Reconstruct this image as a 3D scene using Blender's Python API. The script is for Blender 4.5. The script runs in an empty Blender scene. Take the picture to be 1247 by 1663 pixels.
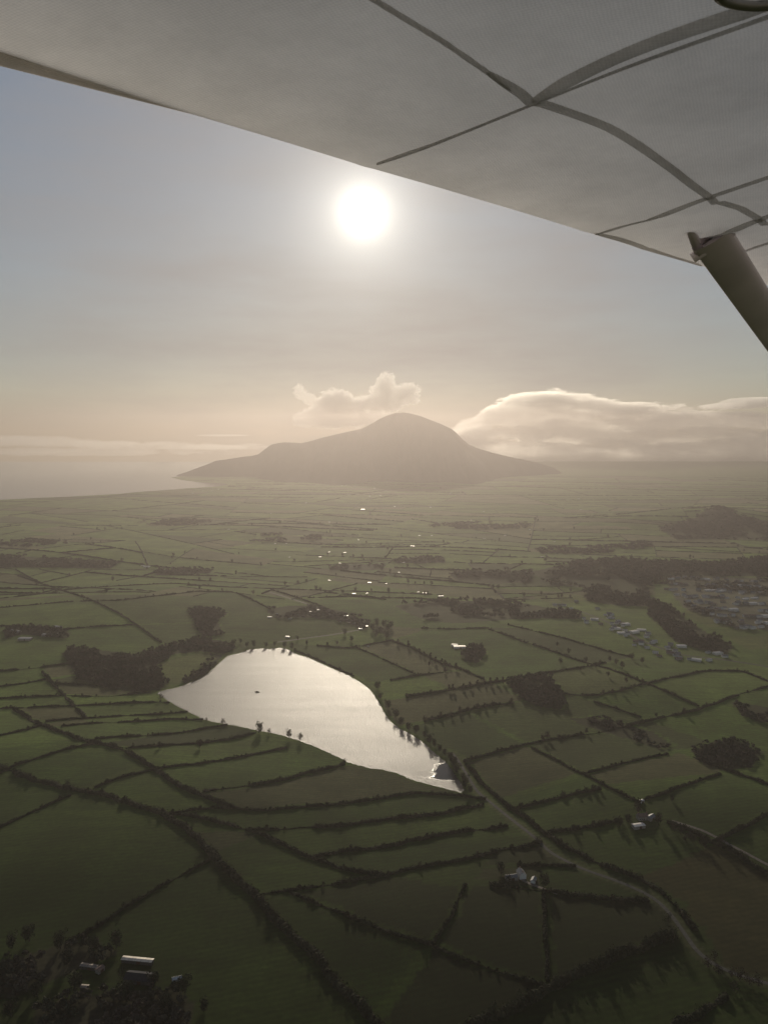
import bpy, math, random
import numpy as np
from mathutils import Vector, Matrix

random.seed(7)
RNG = np.random.default_rng(11)
R = math.radians
sc = bpy.context.scene
COL = sc.collection

# ------------------------------------------------------------------ camera
W0, H0, F = 1247.0, 1663.0, 1280.0          # photograph size and focal length in its pixels
EYE = 700.0                                 # row of the eye-level horizon
PITCH = math.atan((H0 / 2 - EYE) / F)
ALT = 500.0
CAM = np.array([0.0, 0.0, ALT])
cp, sp = math.cos(PITCH), math.sin(PITCH)

cd = bpy.data.cameras.new("camera")
cam = bpy.data.objects.new("camera", cd)
COL.objects.link(cam)
cam.location = CAM
cam.rotation_euler = (math.pi / 2 - PITCH, 0, 0)
cd.sensor_fit = 'VERTICAL'
cd.angle = 2 * math.atan(H0 / 2 / F)
cd.sensor_height = 24
cd.lens = 24 / 2 / (H0 / 2 / F)
cd.clip_start = 0.05
cd.clip_end = 80000
sc.camera = cam


def ray(px, py):
    x = (px - W0 / 2) / F
    y = (H0 / 2 - py) / F
    return np.array([x, cp + y * sp, y * cp - sp])


def on_plane(px, py, z=0.0):
    d = ray(px, py)
    t = (z - ALT) / d[2]
    return CAM + d * t


# ------------------------------------------------------------------ noise
def _hash(ix, iy, iz, seed):
    h = (ix.astype(np.int64) * 374761393 + iy.astype(np.int64) * 668265263 + iz.astype(np.int64) * 2147483647 + seed * 144665)
    h = (h ^ (h >> 13)) * 1274126177
    h = h ^ (h >> 16)
    return (h & 0xFFFFF).astype(np.float64) / 0xFFFFF


def vnoise(x, y, z, seed=0):
    x, y, z = np.broadcast_arrays(np.asarray(x, float), np.asarray(y, float), np.asarray(z, float))
    x0, y0, z0 = np.floor(x), np.floor(y), np.floor(z)
    fx, fy, fz = x - x0, y - y0, z - z0
    fx = fx * fx * (3 - 2 * fx); fy = fy * fy * (3 - 2 * fy); fz = fz * fz * (3 - 2 * fz)
    out = 0
    for dx in (0, 1):
        wx = fx if dx else 1 - fx
        for dy in (0, 1):
            wy = fy if dy else 1 - fy
            for dz in (0, 1):
                wz = fz if dz else 1 - fz
                out = out + wx * wy * wz * _hash(x0 + dx, y0 + dy, z0 + dz, seed)
    return out


def fbm(x, y, z=0.0, octv=4, seed=0, gain=0.5):
    a, s, t = 1.0, 0.0, 0.0
    for k in range(octv):
        s = s + a * vnoise(x * 2 ** k, y * 2 ** k, np.asarray(z) * 2 ** k, seed + k * 17)
        t += a
        a *= gain
    return s / t


def sstep(a, b, v):
    t = np.clip((v - a) / (b - a), 0, 1)
    return t * t * (3 - 2 * t)


def poly_sd(poly, x, y):
    """signed distance to a polygon, negative inside"""
    x = np.asarray(x, float); y = np.asarray(y, float)
    d = np.full(x.shape, 1e18)
    ins = np.zeros(x.shape, bool)
    n = len(poly)
    for i in range(n):
        ax, ay = poly[i]; bx, by = poly[(i + 1) % n]
        ex, ey = bx - ax, by - ay
        t = np.clip(((x - ax) * ex + (y - ay) * ey) / (ex * ex + ey * ey + 1e-12), 0, 1)
        d = np.minimum(d, (x - ax - t * ex) ** 2 + (y - ay - t * ey) ** 2)
        c = ((ay > y) != (by > y)) & (x < ex * (y - ay) / (ey if abs(ey) > 1e-12 else 1e-12) + ax)
        ins ^= c
    d = np.sqrt(d)
    return np.where(ins, -d, d)


def line_d(pts, x, y):
    d = np.full(np.shape(x), 1e18)
    for (ax, ay), (bx, by) in zip(pts[:-1], pts[1:]):
        ex, ey = bx - ax, by - ay
        t = np.clip(((x - ax) * ex + (y - ay) * ey) / (ex * ex + ey * ey + 1e-12), 0, 1)
        d = np.minimum(d, (x - ax - t * ex) ** 2 + (y - ay - t * ey) ** 2)
    return np.sqrt(d)


# ------------------------------------------------------------------ terrain
LAKE_PX = [(255, 1125), (262, 1131), (285, 1145), (310, 1158), (330, 1168), (345, 1172), (362, 1175), (380, 1178), (410, 1185),
           (440, 1190), (462, 1195), (480, 1201), (510, 1212), (540, 1225), (570, 1240), (585, 1243), (600, 1248), (622, 1250), (645, 1256),
           (665, 1265), (690, 1273), (720, 1280), (748, 1287), (754, 1283), (748, 1272), (738, 1256), (724, 1238), (700, 1218), (688, 1206), (668, 1193),
           (650, 1184), (634, 1172), (622, 1155), (612, 1135), (600, 1119), (585, 1108), (566, 1097), (545, 1088), (520, 1077), (500, 1068), (480, 1062), (468, 1055), (455, 1052), (440, 1054), (425, 1053), (405, 1055), (388, 1061), (370, 1065),
           (355, 1078), (340, 1092), (320, 1104), (305, 1110), (290, 1116), (268, 1121)]
LAKE = [tuple(on_plane(*p)[:2]) for p in LAKE_PX]
SEA_PX = [(0, 812), (60, 809), (130, 806), (200, 802), (240, 798), (260, 797), (310, 793), (360, 790), (378, 786), (360, 784), (330, 783), (300, 779), (283, 775)]
SEA = [tuple(on_plane(*p)[:2]) for p in SEA_PX]
_l = SEA[0]
SEA = [(-30000, _l[1] - 900)] + SEA + [(SEA[-1][0] + 300, SEA[-1][1] + 700), (2500, 12900), (2500, 30000), (-30000, 30000)]


def hill(px, py, h, rx, ry):
    p = on_plane(px, py)
    return (p[0], p[1], h, rx, ry)


HILLS = [hill(200, 985, 26, 330, 300), hill(560, 975, 10, 300, 250), hill(900, 1030, 16, 260, 230), hill(1000, 1120, 12, 240, 160),
         hill(1110, 1300, 14, 220, 150), hill(60, 1230, 14, 260, 170), hill(700, 1480, 8, 180, 110), hill(1165, 848, 74, 420, 380), hill(1010, 852, 24, 420, 300),
         hill(930, 930, 22, 330, 260), hill(90, 1400, 10, 200, 120), hill(300, 1300, 8, 220, 120), hill(120, 900, 20, 500, 300),
         hill(720, 900, 18, 400, 300), hill(400, 860, 16, 500, 400), hill(1247, 1000, 20, 260, 260)]


def terrain(x, y):
    x = np.asarray(x, float); y = np.asarray(y, float)
    z = 9.0 * fbm(x / 420.0, y / 420.0, 0.3, 3, 5) - 2.0
    for hx, hy, h, rx, ry in HILLS:
        z = z + h * np.exp(-((x - hx) / rx) ** 2 - ((y - hy) / ry) ** 2)
    z = np.maximum(z, 0.0)
    dl = poly_sd(LAKE, x, y)
    z = -0.06 + (z + 0.06) * sstep(8, 190, dl)
    ds = poly_sd(SEA, x, y)
    z = z * sstep(-5, 260, ds) - 14.0 * sstep(0, 200, -ds)
    return z


def P(px, py, it=6):
    """point of the ground seen at a pixel of the photograph"""
    z = 0.0
    for _ in range(it):
        q = on_plane(px, py, z)
        z = 0.5 * z + 0.5 * float(terrain(q[0:1], q[1:2])[0])
    q = on_plane(px, py, z)
    return np.array([q[0], q[1], float(terrain(q[0:1], q[1:2])[0])])


# ------------------------------------------------------------------ object helpers
def tag(o, label=None, cat=None, group=None, kind=None):
    for k, v in (('label', label), ('category', cat), ('group', group), ('kind', kind)):
        if v:
            o[k] = v
    return o


def mesh_of(name, verts, faces, mats=(), smooth=False, mi=None):
    me = bpy.data.meshes.new(name)
    me.from_pydata([tuple(map(float, v)) for v in verts], [], [tuple(int(i) for i in f) for f in faces])
    for m in mats:
        me.materials.append(m)
    if mi is not None:
        me.polygons.foreach_set('material_index', np.asarray(mi, np.int32))
    if smooth:
        me.polygons.foreach_set('use_smooth', np.ones(len(me.polygons), bool))
    me.update()
    return me


def link(name, me, parent=None, loc=None):
    o = bpy.data.objects.new(name, me)
    COL.objects.link(o)
    if parent is not None:
        o.parent = parent
    if loc is not None:
        o.location = loc
    return o


class MB:
    def __init__(s):
        s.v, s.f, s.mi = [], [], []

    def quad(s, a, b, c, d, m=0):
        n = len(s.v); s.v += [a, b, c, d]; s.f.append((n, n + 1, n + 2, n + 3)); s.mi.append(m)

    def poly(s, pts, m=0):
        n = len(s.v); s.v += list(pts); s.f.append(tuple(range(n, n + len(pts)))); s.mi.append(m)

    def box(s, x0, x1, y0, y1, z0, z1, m=0):
        n = len(s.v)
        s.v += [(x, y, z) for z in (z0, z1) for x, y in ((x0, y0), (x1, y0), (x1, y1), (x0, y1))]
        for f in ((3, 2, 1, 0), (4, 5, 6, 7), (0, 1, 5, 4), (1, 2, 6, 5), (2, 3, 7, 6), (3, 0, 4, 7)):
            s.f.append(tuple(n + i for i in f)); s.mi.append(m)

    def tube(s, pts, rads, n=7, m=0, cap=True):
        rings = []
        for i, (p, r) in enumerate(zip(pts, rads)):
            p = Vector(p)
            a = Vector(pts[max(i - 1, 0)]); b = Vector(pts[min(i + 1, len(pts) - 1)])
            d = (b - a).normalized()
            u = d.orthogonal().normalized(); w = d.cross(u)
            rings.append(len(s.v))
            for k in range(n):
                t = 2 * math.pi * k / n
                q = p + (u * math.cos(t) + w * math.sin(t)) * r
                s.v.append(tuple(q))
        for i in range(len(rings) - 1):
            for k in range(n):
                k2 = (k + 1) % n
                s.f.append((rings[i] + k, rings[i] + k2, rings[i + 1] + k2, rings[i + 1] + k)); s.mi.append(m)
        if cap:
            s.f.append(tuple(rings[-1] + k for k in range(n))); s.mi.append(m)

    def mesh(s, name, mats, smooth=False):
        return mesh_of(name, s.v, s.f, mats, smooth, s.mi)

    def build(s, name, mats, parent=None, smooth=False, loc=None):
        if not isinstance(mats, (list, tuple)):
            mats = [mats]
        return link(name, s.mesh(name, mats, smooth), parent, loc)


# ------------------------------------------------------------------ materials
def new_mat(name):
    m = bpy.data.materials.new(name)
    m.use_nodes = True
    nt = m.node_tree
    return m, nt, nt.nodes['Principled BSDF']


def mat(name, col, rough=0.8, metal=0.0, var=0.25, scale=0.5, bump=0.0, spec=0.3, var2=None):
    m, nt, b = new_mat(name)
    tc = nt.nodes.new('ShaderNodeTexCoord')
    nz = nt.nodes.new('ShaderNodeTexNoise')
    nz.inputs['Scale'].default_value = scale
    nz.inputs['Detail'].default_value = 5
    nt.links.new(tc.outputs['Object'], nz.inputs['Vector'])
    mx = nt.nodes.new('ShaderNodeMix'); mx.data_type = 'RGBA'
    c2 = var2 or tuple(c * (1 - var) for c in col)
    c1 = col if var2 else tuple(min(1, c * (1 + var)) for c in col)
    mx.inputs[6].default_value = (*c1, 1); mx.inputs[7].default_value = (*c2, 1)
    rp = nt.nodes.new('ShaderNodeMapRange')
    rp.inputs[1].default_value = 0.35; rp.inputs[2].default_value = 0.65
    nt.links.new(nz.outputs['Fac'], rp.inputs[0])
    nt.links.new(rp.outputs[0], mx.inputs[0])
    nt.links.new(mx.outputs[2], b.inputs['Base Color'])
    b.inputs['Roughness'].default_value = rough
    b.inputs['Metallic'].default_value = metal
    b.inputs['Specular IOR Level'].default_value = spec
    if bump:
        bp = nt.nodes.new('ShaderNodeBump')
        bp.inputs['Strength'].default_value = bump
        nt.links.new(nz.outputs['Fac'], bp.inputs['Height'])
        nt.links.new(bp.outputs['Normal'], b.inputs['Normal'])
    return m


M = {}
M['hedge'] = mat('hedge_leaves', (0.030, 0.032, 0.016), 0.9, 0, 0.45, 0.25, 0, 0.1)
M['leaf_dark'] = mat('dark_leaves', (0.026, 0.032, 0.016), 0.9, 0, 0.4, 0.3, 0, 0.1)
M['leaf_brown'] = mat('bare_twigs', (0.042, 0.032, 0.024), 0.95, 0, 0.4, 0.3, 0, 0.1)
M['wood_mix'] = mat('woodland_twigs', (0.090, 0.072, 0.056), 0.95, 0, 0.3, 0.03, 0, 0.1, (0.042, 0.050, 0.030))
M['bark'] = mat('bark', (0.05, 0.04, 0.03), 0.9, 0, 0.3, 1.0)
M['road'] = mat('tarmac', (0.085, 0.08, 0.07), 0.85, 0, 0.2, 0.3, 0, 0.12)
M['track'] = mat('gravel_track', (0.15, 0.125, 0.10), 0.8, 0, 0.25, 0.3)
M['render'] = mat('white_render', (0.72, 0.70, 0.65), 0.8, 0, 0.1, 0.6)
M['stone'] = mat('stone_wall', (0.30, 0.27, 0.23), 0.85, 0, 0.25, 0.8)
M['slate'] = mat('slate_roof', (0.17, 0.165, 0.165), 0.45, 0, 0.2, 0.8, 0, 0.5)
M['tin'] = mat('tin_roof', (0.50, 0.48, 0.45), 0.42, 0.85, 0.12, 0.4, 0, 0.5)
M['tin_rough'] = mat('weathered_tin_roof', (0.42, 0.40, 0.38), 0.5, 0.7, 0.2, 0.4, 0, 0.5)
M['stone_dark'] = mat('dark_stone_wall', (0.10, 0.09, 0.075), 0.9, 0, 0.25, 0.8)
M['slate_dark'] = mat('dark_slate_roof', (0.035, 0.035, 0.04), 0.8, 0, 0.2, 0.8, 0, 0.15)
M['tin_dull'] = mat('glinting_old_tin_roof', (0.42, 0.39, 0.34), 0.36, 0.85, 0.25, 0.4, 0, 0.4)
M['tin_dim'] = mat('rusty_tin_roof', (0.22, 0.19, 0.16), 0.45, 0.7, 0.3, 0.5, 0, 0.3)
M['tile'] = mat('tiled_roof', (0.20, 0.13, 0.10), 0.7, 0, 0.25, 0.8)
M['window'] = mat('window_glass', (0.04, 0.045, 0.05), 0.1, 0, 0.1, 1, 0, 0.6)
M['door'] = mat('door_paint', (0.10, 0.05, 0.03), 0.5, 0, 0.15, 1)
M['brick'] = mat('chimney_brick', (0.25, 0.14, 0.10), 0.85, 0, 0.25, 2)
M['boat'] = mat('boat_paint', (0.10, 0.10, 0.10), 0.5, 0, 0.2, 1)
M['boat_cabin'] = mat('boat_cabin_paint', (0.22, 0.20, 0.18), 0.5, 0, 0.2, 1)
M['glass_house'] = mat('greenhouse_panes', (0.6, 0.62, 0.6), 0.15, 0.6, 0.1, 0.5, 0, 0.6)


# ground: the colour attribute holds each field's grass, plus painted haze glare growing with distance
def ground_mat():
    m, nt, b = new_mat('field_grass')
    at = nt.nodes.new('ShaderNodeAttribute'); at.attribute_name = 'field'
    tc = nt.nodes.new('ShaderNodeTexCoord')
    n1 = nt.nodes.new('ShaderNodeTexNoise'); n1.inputs['Scale'].default_value = 0.012; n1.inputs['Detail'].default_value = 6
    n2 = nt.nodes.new('ShaderNodeTexNoise'); n2.inputs['Scale'].default_value = 0.18; n2.inputs['Detail'].default_value = 5
    wv = nt.nodes.new('ShaderNodeTexNoise'); wv.inputs['Scale'].default_value = 0.05; wv.inputs['Detail'].default_value = 3
    mp = nt.nodes.new('ShaderNodeMapping'); mp.inputs['Scale'].default_value = (0.25, 3.0, 1); mp.inputs['Rotation'].default_value = (0, 0, R(14))
    nt.links.new(tc.outputs['Object'], mp.inputs['Vector'])
    nt.links.new(mp.outputs[0], wv.inputs['Vector'])
    for n in (n1, n2):
        nt.links.new(tc.outputs['Object'], n.inputs['Vector'])
    n3 = nt.nodes.new('ShaderNodeTexNoise'); n3.inputs['Scale'].default_value = 0.05; n3.inputs['Detail'].default_value = 8; n3.inputs['Roughness'].default_value = .7; n3.inputs['Distortion'].default_value = 1.2
    nt.links.new(tc.outputs['Object'], n3.inputs['Vector'])
    st = nt.nodes.new('ShaderNodeTexWave'); st.inputs['Scale'].default_value = 0.045; st.inputs['Distortion'].default_value = 3; st.inputs['Detail'].default_value = 2; st.inputs['Detail Scale'].default_value = 0.3
    mp2 = nt.nodes.new('ShaderNodeMapping'); mp2.inputs['Rotation'].default_value = (0, 0, R(72))
    nt.links.new(tc.outputs['Object'], mp2.inputs['Vector']); nt.links.new(mp2.outputs[0], st.inputs['Vector'])
    f = None
    for n, lo, hi in ((n1, 0.64, 1.36), (n2, 0.76, 1.24), (wv, 0.80, 1.20), (n3, 0.85, 1.12), (st, 0.89, 1.10)):
        r = nt.nodes.new('ShaderNodeMapRange')
        r.inputs[1].default_value = 0.3; r.inputs[2].default_value = 0.7
        r.inputs[3].default_value = lo; r.inputs[4].default_value = hi
        nt.links.new(n.outputs['Fac'], r.inputs[0])
        if f is None:
            f = r.outputs[0]
        else:
            mu = nt.nodes.new('ShaderNodeMath'); mu.operation = 'MULTIPLY'
            nt.links.new(f, mu.inputs[0]); nt.links.new(r.outputs[0], mu.inputs[1]); f = mu.outputs[0]
    vm = nt.nodes.new('ShaderNodeVectorMath'); vm.operation = 'SCALE'
    nt.links.new(at.outputs['Color'], vm.inputs[0]); nt.links.new(f, vm.inputs['Scale'])
    nt.links.new(vm.outputs[0], b.inputs['Base Color'])
    b.inputs['Roughness'].default_value = 0.95
    b.inputs['Specular IOR Level'].default_value = 0.05
    b.inputs['Sheen Weight'].default_value = 0.10
    b.inputs['Sheen Roughness'].default_value = 0.5
    b.inputs['Sheen Tint'].default_value = (0.75, 0.85, 0.4, 1)
    return m


def water_mat(name, scale, rough, strength, calm=None, dist=1.0):
    m, nt, b = new_mat(name)
    b.inputs['Base Color'].default_value = (0.012, 0.018, 0.02, 1)
    b.inputs['IOR'].default_value = 1.333
    tc = nt.nodes.new('ShaderNodeTexCoord')
    nz = nt.nodes.new('ShaderNodeTexNoise'); nz.inputs['Scale'].default_value = scale; nz.inputs['Detail'].default_value = 4; nz.inputs['Roughness'].default_value = 0.6
    mp = nt.nodes.new('ShaderNodeMapping'); mp.inputs['Scale'].default_value = (1.0, 1.6, 1); mp.inputs['Rotation'].default_value = (0, 0, R(-12))
    nt.links.new(tc.outputs['Object'], mp.inputs['Vector']); nt.links.new(mp.outputs[0], nz.inputs['Vector'])
    bp = nt.nodes.new('ShaderNodeBump'); bp.inputs['Distance'].default_value = dist
    nt.links.new(nz.outputs['Fac'], bp.inputs['Height'])
    nt.links.new(bp.outputs['Normal'], b.inputs['Normal'])
    # wind lanes: bands of rougher and smoother water
    wl = nt.nodes.new('ShaderNodeTexNoise'); wl.inputs['Scale'].default_value = 0.014; wl.inputs['Detail'].default_value = 6
    mp2 = nt.nodes.new('ShaderNodeMapping'); mp2.inputs['Scale'].default_value = (0.45, 2.4, 1); mp2.inputs['Rotation'].default_value = (0, 0, R(10))
    nt.links.new(tc.outputs['Object'], mp2.inputs['Vector']); nt.links.new(mp2.outputs[0], wl.inputs['Vector'])
    rr = nt.nodes.new('ShaderNodeMapRange')
    rr.inputs[1].default_value = 0.32; rr.inputs[2].default_value = 0.68
    rr.inputs[3].default_value = 0.92; rr.inputs[4].default_value = 1.06
    nt.links.new(wl.outputs['Fac'], rr.inputs[0])
    fac = rr.outputs[0]
    if calm is not None:      # still water in the lee of the trees on the shore
        vs_ = nt.nodes.new('ShaderNodeVectorMath'); vs_.operation = 'DISTANCE'; vs_.inputs[1].default_value = (calm[0], calm[1], 0)
        nt.links.new(tc.outputs['Object'], vs_.inputs[0])
        wj = nt.nodes.new('ShaderNodeMath'); wj.operation = 'MULTIPLY_ADD'; wj.inputs[1].default_value = 70.0
        nt.links.new(wl.outputs['Fac'], wj.inputs[0]); nt.links.new(vs_.outputs['Value'], wj.inputs[2])
        cm = nt.nodes.new('ShaderNodeMapRange'); cm.inputs[1].default_value = calm[2] + 26; cm.inputs[2].default_value = calm[2] + 36; cm.inputs[3].default_value = 0.12; cm.inputs[4].default_value = 1
        nt.links.new(wj.outputs[0], cm.inputs[0])
        ml = nt.nodes.new('ShaderNodeMath'); ml.operation = 'MULTIPLY'
        nt.links.new(fac, ml.inputs[0]); nt.links.new(cm.outputs[0], ml.inputs[1]); fac = ml.outputs[0]
    r1 = nt.nodes.new('ShaderNodeMath'); r1.operation = 'MULTIPLY'; r1.inputs[1].default_value = rough
    nt.links.new(fac, r1.inputs[0]); nt.links.new(r1.outputs[0], b.inputs['Roughness'])
    r2 = nt.nodes.new('ShaderNodeMath'); r2.operation = 'MULTIPLY'; r2.inputs[1].default_value = strength
    nt.links.new(fac, r2.inputs[0]); nt.links.new(r2.outputs[0], bp.inputs['Strength'])
    return m


M['ground'] = ground_mat()
M['lake'] = water_mat('lake_water', 0.45, 0.35, 0.95, dist=1.1, calm=(*on_plane(738, 1252)[:2], 40.0))
M['sea'] = water_mat('sea_water', 0.02, 0.10, 0.06, dist=2.0)

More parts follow.
